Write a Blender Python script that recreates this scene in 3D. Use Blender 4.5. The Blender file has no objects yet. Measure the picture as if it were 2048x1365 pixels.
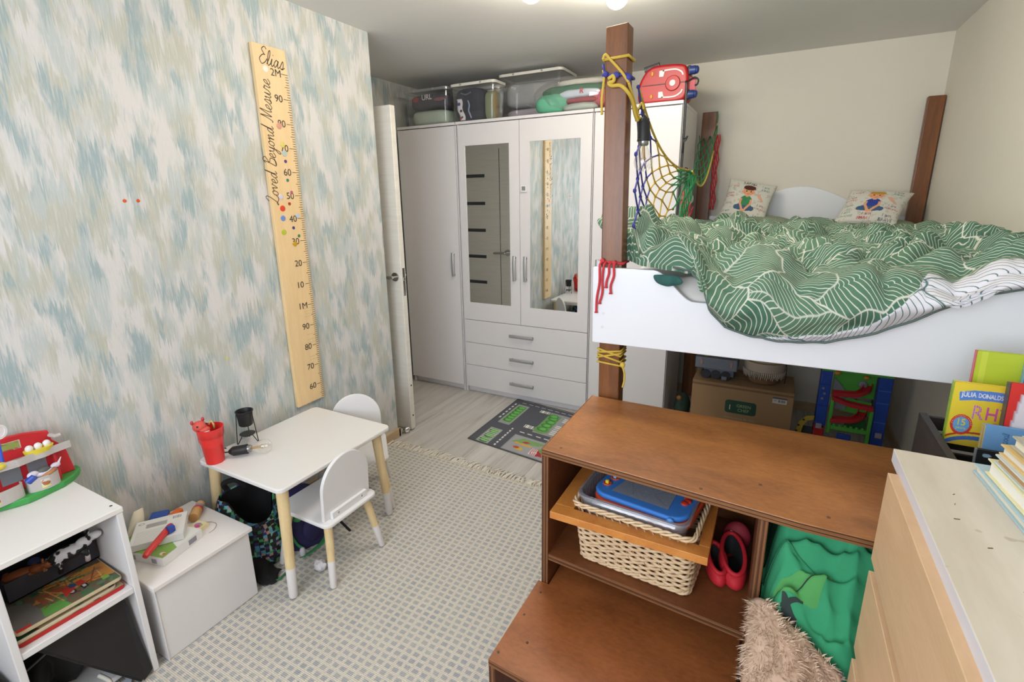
import bpy, math, random
import numpy as np
from mathutils import Matrix, Vector, noise as mnoise
random.seed(7); PI = math.pi
SC = bpy.context.scene; COL = SC.collection

# ------------------------------------------------------------------ camera
cam_data = bpy.data.cameras.new('camera'); cam = bpy.data.objects.new('camera', cam_data); COL.objects.link(cam)
def camera_axes(p, y, r):
    F = Vector((-math.sin(y)*math.cos(p), math.cos(y)*math.cos(p), -math.sin(p)))
    R = Vector((math.cos(y), math.sin(y), 0)); U = R.cross(F)
    return R*math.cos(r)+U*math.sin(r), -R*math.sin(r)+U*math.cos(r), F
R_, U_, F_ = camera_axes(.2509, .4892, -.0134)
M = Matrix((R_, U_, -F_)).transposed().to_4x4(); M.translation = (1.946, 0, 1.42)
cam.matrix_world = M
cam_data.sensor_width = 36; cam_data.lens = 993.3*36/2048; cam_data.shift_y = -32.5/2048
cam_data.clip_start = .02
SC.camera = cam
# ------------------------------------------------------------------ light
SC.view_settings.view_transform = 'Standard'; SC.view_settings.look = 'None'
SC.view_settings.gamma = 1; SC.view_settings.use_curve_mapping = False
SC.view_settings.exposure = 0.10
W = bpy.data.worlds.new('daylight'); SC.world = W; W.use_nodes = True
W.node_tree.nodes['Background'].inputs[0].default_value = (.80, .88, 1, 1)
W.node_tree.nodes['Background'].inputs[1].default_value = 1.0
def area(name, loc, rot, sx, sy, power, color):
    l = bpy.data.lights.new(name, 'AREA'); l.shape = 'RECTANGLE'; l.size = sx; l.size_y = sy; l.energy = power; l.color = color
    o = bpy.data.objects.new(name, l); o.location = loc; o.rotation_euler = rot; COL.objects.link(o); return o
WINDOW_POWER = 54
area('window_daylight', (1.35, -.93, 1.48), (math.radians(90), 0, 0), 1.7, 1.2, WINDOW_POWER, (.84, .915, 1.0))
LAMP_STRENGTH = 85

# ------------------------------------------------------------------ helpers
def srgb(c):
    if isinstance(c, str):
        c = [int(c[i:i+2], 16)/255 for i in (0, 2, 4)]
    return tuple(x/12.92 if x <= .04045 else ((x+.055)/1.055)**2.4 for x in c[:3])
class NT:
    """small node-tree builder"""
    def __init__(s, name):
        s.m = bpy.data.materials.new(name); s.m.use_nodes = True; s.t = s.m.node_tree; s.n = s.t.nodes
        s.b = s.n['Principled BSDF']; s.out = s.n['Material Output']
    def node(s, typ, **kw):
        n = s.n.new(typ)
        ins = kw.pop('ins', {})
        for k, v in kw.items(): setattr(n, k, v)
        for k, v in ins.items(): s.put(n.inputs[k], v)
        return n
    def put(s, sock, v):
        if isinstance(v, bpy.types.NodeSocket): s.t.links.new(v, sock)
        elif isinstance(v, (tuple, list)) and len(v) == 3 and sock.type == 'RGBA': sock.default_value = (*v, 1)
        else: sock.default_value = v
    def math(s, op, a, b=0.0, c=None):
        n = s.node('ShaderNodeMath', operation=op); s.put(n.inputs[0], a); s.put(n.inputs[1], b)
        if c is not None: s.put(n.inputs[2], c)
        return n.outputs[0]
    def coord(s, kind='Object'): return s.node('ShaderNodeTexCoord').outputs[kind]
    def mapping(s, v, scale=(1, 1, 1), loc=(0, 0, 0), rot=(0, 0, 0)):
        return s.node('ShaderNodeMapping', ins={0: v, 'Location': loc, 'Rotation': rot, 'Scale': scale}).outputs[0]
    def noise(s, v, scale=5, detail=4, rough=.55, dist=0):
        return s.node('ShaderNodeTexNoise', ins={'Vector': v, 'Scale': scale, 'Detail': detail, 'Roughness': rough, 'Distortion': dist}).outputs[0]
    def ramp(s, f, stops, interp='LINEAR'):
        n = s.node('ShaderNodeValToRGB'); n.color_ramp.interpolation = interp; e = n.color_ramp.elements
        while len(e) < len(stops): e.new(.5)
        for x, (p, c) in zip(e, stops): x.position = p; x.color = (*c, 1) if len(c) == 3 else c
        s.put(n.inputs[0], f); return n.outputs[0]
    def mix(s, f, a, b, mode='MIX'):
        n = s.node('ShaderNodeMix', data_type='RGBA', blend_type=mode)
        s.put(n.inputs['Factor'], f); s.put(n.inputs[6], a); s.put(n.inputs[7], b); return n.outputs[2]
    def sep(s, v):
        return s.node('ShaderNodeSeparateXYZ', ins={0: v}).outputs
    def bump(s, h, strength=.3, dist=.002):
        s.put(s.b.inputs['Normal'], s.node('ShaderNodeBump', ins={'Height': h, 'Strength': strength, 'Distance': dist}).outputs[0])
    def base(s, c): s.put(s.b.inputs['Base Color'], c)
    def set(s, **kw):
        for k, v in kw.items(): s.put(s.b.inputs[k.replace('_', ' ')], v)
        return s
MATS = {}
def mat(color, rough=.5, metal=0, name=None, vary=.06, bump=0, bscale=60):
    """plain procedural material: base colour with faint mottling, optional fine relief"""
    key = (color, rough, metal, vary, bump, bscale)
    if key in MATS: return MATS[key]
    t = NT(name or 'paint_%s' % (color if isinstance(color, str) else 'c')); c = srgb(color)
    co = t.coord()
    nz = t.noise(co, 14, 3)
    t.base(t.mix(nz, tuple(x*(1-vary) for x in c), tuple(min(1, x*(1+vary)) for x in c)))
    t.set(Roughness=rough, Metallic=metal)
    if bump: t.bump(t.noise(co, bscale, 4), bump)
    MATS[key] = t.m; return t.m
def clear(name, tint=(.95, .97, .97), haze=.06, spec=.12, rough=.06, hazecol=(.75, .77, .78)):
    t = NT(name)
    tr = t.node('ShaderNodeBsdfTransparent', ins={0: tint})
    gl = t.node('ShaderNodeBsdfGlossy', ins={0: (1, 1, 1), 'Roughness': rough})
    df = t.node('ShaderNodeBsdfDiffuse', ins={0: hazecol})
    fr = t.node('ShaderNodeLayerWeight', ins={0: .35}).outputs['Facing']
    k = t.math('MULTIPLY_ADD', fr, .45, spec*.4)
    m1 = t.node('ShaderNodeMixShader', ins={0: haze, 1: tr.outputs[0], 2: df.outputs[0]})
    m2 = t.node('ShaderNodeMixShader', ins={0: k, 1: m1.outputs[0], 2: gl.outputs[0]})
    t.t.links.new(m2.outputs[0], t.out.inputs[0]); return t.m
def emit(name, color, strength):
    t = NT(name); t.base((1, 1, 1)); t.set(Emission_Color=color, Emission_Strength=strength); return t.m
def wood(name, dark, light, scale=(1, 1, 1), rough=.45, rings=.5, bump=.08, freq=9, spots=0):
    t = NT(name); co = t.coord(); v = t.mapping(co, scale)
    n1 = t.noise(v, freq, 6, .6, .6); n2 = t.noise(t.mapping(co, tuple(x*5 for x in scale)), freq*3, 3, .6)
    f = t.math('MULTIPLY_ADD', n2, .35, t.math('MULTIPLY', n1, .75))
    c = t.ramp(f, [(.32, srgb(dark)), (.5, tuple((a+b)/2 for a, b in zip(srgb(dark), srgb(light)))), (.68, srgb(light))])
    if spots:
        k = t.noise(co, 7, 2); c = t.mix(t.ramp(k, [(.66, (0, 0, 0)), (.74, (spots,)*3)]), c, tuple(x*.45 for x in srgb(dark)))
    t.base(c); t.set(Roughness=rough); t.bump(n2, bump, .001); return t.m
def vcol(name='printed_surface', rough=.5):
    t = NT(name); a = t.node('ShaderNodeVertexColor', layer_name='Col'); t.base(a.outputs[0]); t.set(Roughness=rough)
    return t.m

class MB:
    """collects geometry; xf transforms what is added, mi is the current material slot"""
    def __init__(s): s.v = []; s.f = []; s.mi = 0; s.mm = []; s.xf = None; s.uv = None; s.col = None; s.warp = None
    def add(s, v, f):
        b = len(s.v)
        if s.xf is not None: v = [s.xf @ Vector(p) for p in v]
        if s.warp: v = [s.warp(*p) for p in v]
        s.v.extend(tuple(p) for p in v); s.f.extend(tuple(i+b for i in q) for q in f); s.mm.extend([s.mi]*len(f)); return s
    def box(s, x0, y0, z0, x1, y1, z1):
        return s.add([(x0,y0,z0),(x1,y0,z0),(x1,y1,z0),(x0,y1,z0),(x0,y0,z1),(x1,y0,z1),(x1,y1,z1),(x0,y1,z1)],
                     [(3,2,1,0),(4,5,6,7),(0,1,5,4),(1,2,6,5),(2,3,7,6),(3,0,4,7)])
    def hexa(s, b, t):
        return s.add(list(b)+list(t), [(3,2,1,0),(4,5,6,7),(0,1,5,4),(1,2,6,5),(2,3,7,6),(3,0,4,7)])
    def prism(s, poly, d0, d1, axis=2):
        def P(a, b, d): return [(d, a, b), (a, d, b), (a, b, d)][axis]
        n = len(poly); v = [P(a, b, d0) for a, b in poly]+[P(a, b, d1) for a, b in poly]
        return s.add(v, [tuple(range(n-1, -1, -1)), tuple(range(n, 2*n))]+[(i, (i+1) % n, n+(i+1) % n, n+i) for i in range(n)])
    def tube(s, pts, r, n=6, closed=False, cap=True):
        pts = [Vector(p) for p in pts]; m = len(pts)
        rr = r if isinstance(r, (list, tuple)) else [r]*m
        T = []
        for i in range(m):
            a = pts[(i-1) % m] if closed or i else pts[0]; b = pts[(i+1) % m] if closed or i < m-1 else pts[-1]
            d = b-a; T.append(d.normalized() if d.length > 1e-9 else Vector((0, 0, 1)))
        up = Vector((0, 0, 1)) if abs(T[0].z) < .9 else Vector((1, 0, 0))
        N = (up-T[0]*up.dot(T[0])).normalized(); v = []
        for i in range(m):
            N = N-T[i]*N.dot(T[i])
            if N.length < 1e-6: N = T[i].orthogonal()
            N.normalize(); B = T[i].cross(N)
            for k in range(n):
                a = 2*PI*k/n; v.append(pts[i]+(N*math.cos(a)+B*math.sin(a))*rr[i])
        f = []
        for i in range(m if closed else m-1):
            j = (i+1) % m
            for k in range(n): f.append((i*n+k, i*n+(k+1) % n, j*n+(k+1) % n, j*n+k))
        if cap and not closed: f += [tuple(range(n-1, -1, -1)), tuple((m-1)*n+k for k in range(n))]
        return s.add(v, f)
    def cyl(s, a, b, r0, r1=None, n=20):
        return s.tube([a, b], [r0, r0 if r1 is None else r1], n)
    def lathe(s, prof, n=24, c=(0, 0, 0), cap=True):
        v = []; f = []
        for r, z in prof:
            for k in range(n): a = 2*PI*k/n; v.append((c[0]+r*math.cos(a), c[1]+r*math.sin(a), c[2]+z))
        for i in range(len(prof)-1):
            for k in range(n): f.append((i*n+k, i*n+(k+1) % n, (i+1)*n+(k+1) % n, (i+1)*n+k))
        if cap:
            if prof[0][0] > 1e-6: f.append(tuple(range(n-1, -1, -1)))
            if prof[-1][0] > 1e-6: f.append(tuple((len(prof)-1)*n+k for k in range(n)))
        return s.add(v, f)
    def ell(s, c, r, nu=16, nv=10, e=1.0):
        v = []; f = []
        p = lambda x: math.copysign(abs(x)**e, x)
        for j in range(nv+1):
            th = PI*j/nv
            for i in range(nu):
                a = 2*PI*i/nu
                v.append((c[0]+r[0]*p(math.sin(th))*p(math.cos(a)), c[1]+r[1]*p(math.sin(th))*p(math.sin(a)), c[2]+r[2]*p(math.cos(th))))
        for j in range(nv):
            for i in range(nu): f.append((j*nu+i, (j+1)*nu+i, (j+1)*nu+(i+1) % nu, j*nu+(i+1) % nu))
        return s.add(v, f)
    def grid(s, fn, nu, nv, uvfn=None, wrap=False):
        b = len(s.v); v = []; f = []
        for j in range(nv+1):
            for i in range(nu+(0 if wrap else 1)): v.append(fn(i/nu, j/nv))
        w = nu if wrap else nu+1
        for j in range(nv):
            for i in range(nu): i2 = (i+1) % w if wrap else i+1; f.append((j*w+i, j*w+i2, (j+1)*w+i2, (j+1)*w+i))
        if uvfn:
            if s.uv is None: s.uv = {}
            for j in range(nv+1):
                for i in range(w): s.uv[b+j*w+i] = uvfn(i/nu, j/nv)
        return s.add(v, f)
    def ribbon(s, pts, w, z=0.0):
        """flat stroke in the xy plane"""
        n = len(pts); v = []; f = []
        for i, (x, y) in enumerate(pts):
            a = pts[max(0, i-1)]; b = pts[min(n-1, i+1)]; dx, dy = b[0]-a[0], b[1]-a[1]; l = math.hypot(dx, dy) or 1
            v += [(x-dy/l*w/2, y+dx/l*w/2, z), (x+dy/l*w/2, y-dx/l*w/2, z)]
            if i: f.append((2*i-2, 2*i-1, 2*i+1, 2*i))
        return s.add(v, f)
ORG = {}
def link(o, parent=None):
    COL.objects.link(o)
    if parent is not None: o.parent = parent
    return o
def tags(o, label=None, cat=None, group=None, kind=None):
    if label: o['label'] = label
    if cat: o['category'] = cat
    if group: o['group'] = group
    if kind: o['kind'] = kind
    return o
def thing(name, label, cat, loc=(0, 0, 0), group=None):
    o = bpy.data.objects.new(name, None); o.empty_display_size = .05; o.location = loc; link(o)
    ORG[o.name] = Vector(loc); return tags(o, label, cat, group)
def P(name, mb, m, parent=None, smooth=None, bevel=0, label=None, cat=None, group=None, kind=None, base=None, subsurf=0, solid=0, seg=2):
    """ONE mesh object out of a builder; vertices are given in the thing's frame (world for fixed things)"""
    org = ORG.get(parent.name, Vector()) if parent is not None else Vector(base or (0, 0, 0))
    me = bpy.data.meshes.new(name)
    me.from_pydata([tuple(Vector(p)-org) for p in mb.v], [], mb.f)
    ms = m if isinstance(m, (list, tuple)) else [m]
    for x in ms: me.materials.append(x)
    if any(mb.mm): me.polygons.foreach_set('material_index', mb.mm)
    if mb.uv:
        l = me.uv_layers.new(name='UVMap'); vi = np.empty(len(me.loops), dtype=np.int32); me.loops.foreach_get('vertex_index', vi)
        a = np.zeros((len(me.vertices), 2), dtype=np.float32)
        for k, q in mb.uv.items(): a[k] = q
        l.data.foreach_set('uv', a[vi].ravel())
    if mb.col is not None:
        ca = me.color_attributes.new('Col', 'FLOAT_COLOR', 'POINT'); ca.data.foreach_set('color', np.asarray(mb.col, dtype=np.float32).ravel())
    me.validate(); me.update()
    if smooth is not None:
        me.polygons.foreach_set('use_smooth', [True]*len(me.polygons))
        if smooth < 179: me.set_sharp_from_angle(angle=math.radians(smooth))
    o = bpy.data.objects.new(name, me); link(o, parent)
    if parent is None: o.location = org
    ORG[o.name] = org
    if parent is not None and parent.type == 'MESH' and False: pass
    if solid:
        d = o.modifiers.new('thickness', 'SOLIDIFY'); d.thickness = abs(solid); d.offset = -1 if solid > 0 else 1
    if bevel:
        b = o.modifiers.new('bevel', 'BEVEL'); b.width = bevel; b.segments = seg; b.limit_method = 'ANGLE'; b.angle_limit = math.radians(40)
    if subsurf:
        b = o.modifiers.new('subdivision', 'SUBSURF'); b.levels = b.render_levels = subsurf
    return tags(o, label, cat, group, kind)
def box(name, b, m, parent=None, bevel=.002, **kw): return P(name, MB().box(*b), m, parent, bevel=bevel, **kw)
def dup(root, loc, rotz=0.0, label=None):
    def cp(o, par):
        c = o.copy(); COL.objects.link(c); c.parent = par
        for ch in [x for x in bpy.data.objects if x.parent == o]: cp(ch, c)
        return c
    r = cp(root, None); r.location = loc; r.rotation_euler = (0, 0, rotz)
    if label: r['label'] = label
    return r
def piece(o, parent, loc, rot=None, scale=None):
    """a further copy of one part, sharing its mesh"""
    c = o.copy(); COL.objects.link(c); c.parent = parent; c.location = loc
    if rot: c.rotation_euler = rot
    if scale: c.scale = scale
    return c
def bez(p0, p1, p2, p3, n=12):
    p0, p1, p2, p3 = map(Vector, (p0, p1, p2, p3)); o = []
    for i in range(n+1):
        t = i/n; o.append(p0*(1-t)**3+p1*3*t*(1-t)**2+p2*3*t*t*(1-t)+p3*t**3)
    return o
def spline(pts, n=6, closed=False):
    """Catmull-Rom through the points"""
    P_ = [Vector(p) for p in pts]; m = len(P_); o = []
    for i in range(m if closed else m-1):
        a = P_[(i-1) % m] if closed or i else P_[0]; b = P_[i]; c = P_[(i+1) % m]; d = P_[(i+2) % m] if closed or i < m-2 else P_[-1]
        for k in range(n):
            t = k/n; o.append(.5*((2*b)+(c-a)*t+(2*a-5*b+4*c-d)*t*t+(3*b-a-3*c+d)*t**3))
    if not closed: o.append(P_[-1])
    return o
def frame(o, ex, ey):
    """matrix that lays the xy plane on origin o, axes ex (right) and ey (up)"""
    ex = Vector(ex).normalized(); ey = Vector(ey).normalized(); ez = ex.cross(ey)
    m = Matrix((ex, ey, ez)).transposed().to_4x4(); m.translation = o; return m
# ---- flat print: small rasters carried by mesh vertices
_TXT = {}
def text_tris(s, bold=.014):
    if (s, bold) not in _TXT:
        cu = bpy.data.curves.new('lettering', 'FONT'); cu.body = s; cu.size = 1; cu.offset = bold; o = bpy.data.objects.new('lettering', cu)
        me = bpy.data.meshes.new_from_object(o); me.calc_loop_triangles()
        v = [(p.co.x, p.co.y) for p in me.vertices]; t = [tuple(l.vertices) for l in me.loop_triangles]
        bpy.data.objects.remove(o); bpy.data.curves.remove(cu); bpy.data.meshes.remove(me); _TXT[s, bold] = (v, t)
    return _TXT[s, bold]
def text_mb(s, width=None, size=None, thick=0.0006, shear=0, mbx=None, xf=None, center=True, bold=.014):
    v, t = text_tris(s, bold); x0 = min(p[0] for p in v); x1 = max(p[0] for p in v); y0 = min(p[1] for p in v); y1 = max(p[1] for p in v)
    k = width/(x1-x0) if width else size/(y1-y0)
    cx, cy = ((x0+x1)/2, (y0+y1)/2) if center else (x0, y0)
    mb = mbx or MB(); old = mb.xf; mb.xf = xf
    mb.add([((p[0]-cx)*k+shear*(p[1]-cy)*k, (p[1]-cy)*k, thick) for p in v], t); mb.xf = old
    return mb
class Canvas:
    def __init__(s, w, h, bg): s.w, s.h = w, h; s.a = np.empty((h, w, 3)); s.a[:] = srgb(bg); s.Y, s.X = np.mgrid[0:h, 0:w]; s.X = (s.X+.5)/w; s.Y = 1-(s.Y+.5)/h
    def m(s, mask, c): s.a[mask] = srgb(c); return s
    def rect(s, x0, y0, x1, y1, c): return s.m((s.X >= x0) & (s.X < x1) & (s.Y >= y0) & (s.Y < y1), c)
    def disc(s, x, y, r, c, ry=None): return s.m(((s.X-x)/r)**2+((s.Y-y)/(ry or r))**2 < 1, c)
    def poly(s, pts, c):
        ins = np.zeros(s.X.shape, bool); n = len(pts)
        for i in range(n):
            x0, y0 = pts[i]; x1, y1 = pts[(i+1) % n]
            if y0 == y1: continue
            ins ^= ((y0 > s.Y) != (y1 > s.Y)) & (s.X < (x1-x0)*(s.Y-y0)/(y1-y0)+x0)
        return s.m(ins, c)
    def line(s, pts, w, c):
        for (x0, y0), (x1, y1) in zip(pts, pts[1:]):
            dx, dy = x1-x0, y1-y0; L = dx*dx+dy*dy or 1e-9
            t = np.clip(((s.X-x0)*dx+(s.Y-y0)*dy)/L, 0, 1)
            s.m((s.X-x0-t*dx)**2+(s.Y-y0-t*dy)**2 < w*w/4, c)
        return s
    def text(s, st, x, y, width, c, rot=0, asp=1.0, tall=1.0):
        v, t = text_tris(st); x0 = min(p[0] for p in v); x1 = max(p[0] for p in v); y0 = min(p[1] for p in v); y1 = max(p[1] for p in v)
        k = width/(x1-x0); ca, sa = math.cos(rot), math.sin(rot); q = []
        for px, py in v:
            a, b = (px-(x0+x1)/2)*k, (py-(y0+y1)/2)*k*tall; q.append((x+a*ca-b*sa, y+(a*sa+b*ca)*asp))
        for i in t: s.poly([q[j] for j in i], c)
        return s
    def speckle(s, cols, n, rmin, rmax, seed=1):
        g = random.Random(seed)
        for _ in range(n): s.disc(g.random(), g.random(), g.uniform(rmin, rmax), g.choice(cols), g.uniform(rmin, rmax))
        return s
def print_mb(cv, pos, back=None):
    """a sheet whose vertices carry the raster; pos(u, v) -> point, v up"""
    mb = MB(); h, w = cv.h, cv.w
    v = [pos(i/(w-1), 1-j/(h-1)) for j in range(h) for i in range(w)]
    f = [(j*w+i, (j+1)*w+i, (j+1)*w+i+1, j*w+i+1) for j in range(h-1) for i in range(w-1)]
    mb.add(v, f); c = np.ones((h*w, 4)); c[:, :3] = cv.a.reshape(-1, 3); mb.col = c
    return mb
def flat(o, ex, ey):
    o, ex, ey = Vector(o), Vector(ex), Vector(ey)
    return lambda u, v: tuple(o+ex*u+ey*v)
def fbm(x, y, z, s=1.0, o=3):
    return mnoise.fractal(Vector((x*s, y*s, z*s)), .6, 2.1, o)
# ------------------------------------------------------------------ shared materials
def wallpaper():
    t = NT('brush_stroke_wallpaper'); co = t.coord(); x, y, z = t.sep(co)[:3]
    a = t.math('ADD', x, y)
    def vec(sa, sz, o=0.0, zz=None, aa=None):
        n = t.node('ShaderNodeCombineXYZ'); t.put(n.inputs[0], t.math('MULTIPLY_ADD', aa or a, sa, o)); t.put(n.inputs[1], t.math('MULTIPLY', zz or z, sz)); return n.outputs[0]
    jag = t.noise(vec(105, 4.2), 1, 3, .75)
    a2 = t.math('MULTIPLY_ADD', z, .035, a)
    z2 = t.math('MULTIPLY_ADD', jag, .26, z)
    n1 = t.noise(vec(13, 6.2, 0, z2, a2), 1, 3, .55)
    n2 = t.noise(vec(11.5, 5.6, 31.7, z2, a2), 1, 3, .55)
    n3 = t.noise(vec(14, 6.5, 77.1, z2, a2), 1, 3, .55)
    streak = t.noise(vec(210, 11), 1, 3, .7)
    wh, be, bl, pb = srgb('d8d5d4'), srgb('bcbdb1'), srgb('98acb1'), srgb('b9c3c4')
    c = t.mix(t.ramp(n2, [(.46, (0,)*3), (.56, (1,)*3)]), wh, be)
    c = t.mix(t.ramp(n3, [(.50, (0,)*3), (.60, (.85,)*3)]), c, pb)
    c = t.mix(t.ramp(n1, [(.515, (0,)*3), (.62, (.95,)*3)]), c, bl)
    c = t.mix(t.ramp(streak, [(.5, (0,)*3), (.66, (.6,)*3)]), c, wh)
    lin = t.noise(vec(420, 40), 1, 2)
    c = t.mix(t.ramp(lin, [(.4, (0,)*3), (.7, (.16,)*3)]), c, be)
    t.base(c); t.set(Roughness=.6); t.bump(lin, .08, .001); return t.m
M_PAPER = wallpaper()
M_WALL = mat('e2dccf', .85, bump=.04, bscale=220, vary=.015, name='off_white_wall_paint')
M_CEIL = mat('e6e4e0', .8, bump=.03, bscale=150, vary=.015, name='ceiling_paint')
def laminate():
    t = NT('grey_oak_laminate'); co = t.coord(); oi = t.node('ShaderNodeObjectInfo')
    off = t.math('MULTIPLY', oi.outputs['Random'], 37.0)
    n = t.node('ShaderNodeVectorMath', operation='ADD'); t.put(n.inputs[0], t.mapping(co, (9, .9, 1)))
    cb = t.node('ShaderNodeCombineXYZ'); t.put(cb.inputs[0], off); t.put(cb.inputs[1], off); t.put(n.inputs[1], cb.outputs[0])
    g = t.noise(n.outputs[0], 1.6, 5, .6, .8); g2 = t.noise(t.mapping(n.outputs[0], (9, 1.5, 1)), 3, 3, .6)
    f = t.math('MULTIPLY_ADD', g2, .3, t.math('MULTIPLY', g, .8))
    c = t.ramp(f, [(.36, srgb('a8a29c')), (.52, srgb('c6c1bb')), (.72, srgb('d6d2cc'))])
    c = t.mix(t.math('MULTIPLY', oi.outputs['Random'], .22), c, srgb('a39c95'))
    t.base(c); t.set(Roughness=.38); t.bump(g2, .05, .001); return t.m
M_LAM = laminate()
M_WHITE = mat('e6e3e4', .42, vary=.015, name='white_melamine')
M_WARD = mat('dedadb', .38, vary=.015, bump=.03, bscale=300, name='white_foil_wardrobe')
M_GREYM = mat('b4b4b4', .35, .6, name='brushed_grey_handle')
M_STEEL = mat('c9c6c2', .22, 1.0, name='brushed_steel')
M_CHROME = mat('e8e8e8', .08, 1.0, name='chrome')
M_DARK = mat('1c1c1e', .5, name='black_plastic')
M_VOID = mat('3a3836', .9, name='dark_gap')
M_BROWN = wood('stained_plywood', '7c4a26', 'b0743f', (1.1, 2.6, 2.0), .38, freq=3.0, bump=.04, spots=.35)
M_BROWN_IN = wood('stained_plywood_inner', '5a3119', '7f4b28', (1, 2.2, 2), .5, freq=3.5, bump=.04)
M_EDGE = wood('plywood_edge', '57331c', '8e6342', (1, 1, 60), .55, freq=2)
M_POST = wood('stained_post_wood', '57331c', '85522b', (9, 9, .7), .32, freq=3.2, bump=.05)
M_PINE = wood('pine_leg', 'd8bb86', 'e9d2a4', (20, 20, 2), .45, freq=2)
M_BIRCH = wood('birch_veneer', 'c7a27c', 'd6b48f', (2, 1.2, 9), .5, freq=2.2, bump=.04)
M_MAPLE = wood('maple_board', 'e3bf8c', 'eccf9f', (3, 9, .9), .5, freq=3, bump=.02)
M_DOOR = wood('pale_door_laminate', 'e0dacf', 'ece7de', (3, 3, 45), .5, freq=2, bump=.03)
M_BASEB = wood('baseboard_laminate', 'b49a78', 'c9b08d', (2, 2, 14), .5, freq=3)

# ------------------------------------------------------------------ room shell
XL, XR, YB, YF, ZC = -.64, 2.66, 3.67, -.85, 2.24
def S(name, mb, m, **kw): return P(name, mb, m, kind='structure', **kw)
S('wall_left', MB().box(-.76, YF, -.02, 0, 2.141, ZC), M_PAPER)
S('wall_recess', MB().box(-.76, 2.141, -.02, XL, YB, ZC), M_PAPER)
S('wall_back', MB().box(-.76, YB, -.02, 2.80, YB+.12, ZC), M_WALL)
S('wall_right', MB().box(XR, YF, -.02, XR+.14, YB, ZC), M_WALL)
S('ceiling', MB().box(-.76, YF-.12, ZC, 2.80, YB+.12, ZC+.1), M_CEIL)
wf = MB()
wx0, wx1, wz0, wz1 = .5, 2.2, .85, 2.1
for b in ((-.76, YF-.12, -.02, wx0, YF, ZC), (wx1, YF-.12, -.02, 2.80, YF, ZC), (wx0, YF-.12, -.02, wx1, YF, wz0), (wx0, YF-.12, wz1, wx1, YF, ZC)): wf.box(*b)
S('wall_front', wf, M_WALL)
win = S('window_1', MB().box(wx0, YF-.10, wz0, wx0+.05, YF-.05, wz1).box(wx1-.05, YF-.10, wz0, wx1, YF-.05, wz1).box(wx0, YF-.10, wz0, wx1, YF-.05, wz0+.05).box(wx0, YF-.10, wz1-.05, wx1, YF-.05, wz1).box(1.32, YF-.10, wz0, 1.38, YF-.05, wz1), M_WHITE)
M_PANE = clear('window_glass', (1, 1, 1), 0.0, .1, .02)
P('pane', MB().box(wx0+.05, YF-.078, wz0+.05, 1.32, YF-.074, wz1-.05), M_PANE, win); P('pane', MB().box(1.38, YF-.078, wz0+.05, wx1-.05, YF-.074, wz1-.05), M_PANE, win)
fl = S('floor', MB().box(-.76, YF-.12, -.12, 2.80, YB+.12, -.012), mat('6b655f', .8))
pw = .192; rr = random.Random(3)
for i in range(18):
    x0 = XL+i*pw; x1 = min(x0+pw-.0012, XR)
    if x0 >= XR: break
    runs = [(x0, x1, 2.155)] if x1 <= .014 else [(.013, x1, YF), (x0, .0122, 2.155)] if x0 < .013 else [(x0, x1, YF)]
    for xa, xb, ya in runs:
        if xb-xa < .004: continue
        y = YF-((i*.47+.32) % 1.285)
        while y < YB:
            a, b = max(ya, y), min(YB-.013, y+1.2838)
            if b-a > .02: P('plank', MB().box(xa, a, -.012, xb, b, 0), M_LAM, fl, bevel=.0008, seg=1)
            y += 1.285
S('baseboard_left', MB().prism([(0, 0), (.012, 0), (.012, .052), (.007, .06), (0, .06)], YF, 2.153, 1).box(-.64, 2.141, 0, .012, 2.153, .06), M_BASEB)
S('baseboard_back', MB().box(XL, YB-.012, 0, XR, YB, .06), M_BASEB)
S('baseboard_right', MB().box(XR-.012, YF, 0, XR, YB-.012, .06), M_BASEB)

# open door seen past the end of the papered wall
D0, D1 = 2.235, 2.274
dr = S('door_1', MB().box(-.635, D0, .010, .032, D1-.001, 1.912), M_DOOR, bevel=.003)
M_SMOKE = mat('4a4c50', .15, name='smoked_glass_strip')
for z in (1.595, 1.376, 1.157, .937, .718, .498, .28):
    P('glass_strip', MB().box(-.56, D1-.0015, z-.013, -.22, D1+.0008, z+.013), M_SMOKE, dr)
P('stile_groove', MB().box(-.084, D1-.0015, .10, -.080, D1+.0004, 1.80), M_VOID, dr)
lp = P('latch_plate', MB().box(.0315, D0+.010, .865, .0335, D0+.030, 1.03), M_STEEL, dr, bevel=.001)
P('latch_bolt', MB().box(.033, D0+.012, .955, .040, D0+.024, .975), M_CHROME, lp, bevel=.002)
for s, y in ((-1, D0), (1, D1)):
    h = MB().cyl((-.012, y, .978), (-.012, y+s*.008, .978), .026, n=28).cyl((-.012, y+s*.006, .978), (-.012, y+s*.045, .978), .009)
    h.tube(spline([(-.012, y+s*.043, .978), (-.03, y+s*.047, .978), (-.075, y+s*.046, .977), (-.125, y+s*.045, .975)], 5), [.009]*15+[.007], 10)
    P('door_handle', h, M_STEEL, dr, smooth=40)
for z in (.30, .10): P('screw_hole', MB().cyl((.0315, D0+.02, z), (.0328, D0+.02, z), .006, n=12), M_VOID, dr)
ds = P('door_stop', MB().lathe([(.021, 0), (.021, .005), (.012, .008), (.012, .014), (.019, .018), (.023, .027), (.021, .036), (.012, .043), (0, .045)], 24), M_CHROME, smooth=50, base=(0, 0, 0),
       label='round chrome door stop on the floor below the open door', cat='door stop'); ds.location = (.02, 2.197, .0008)
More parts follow.
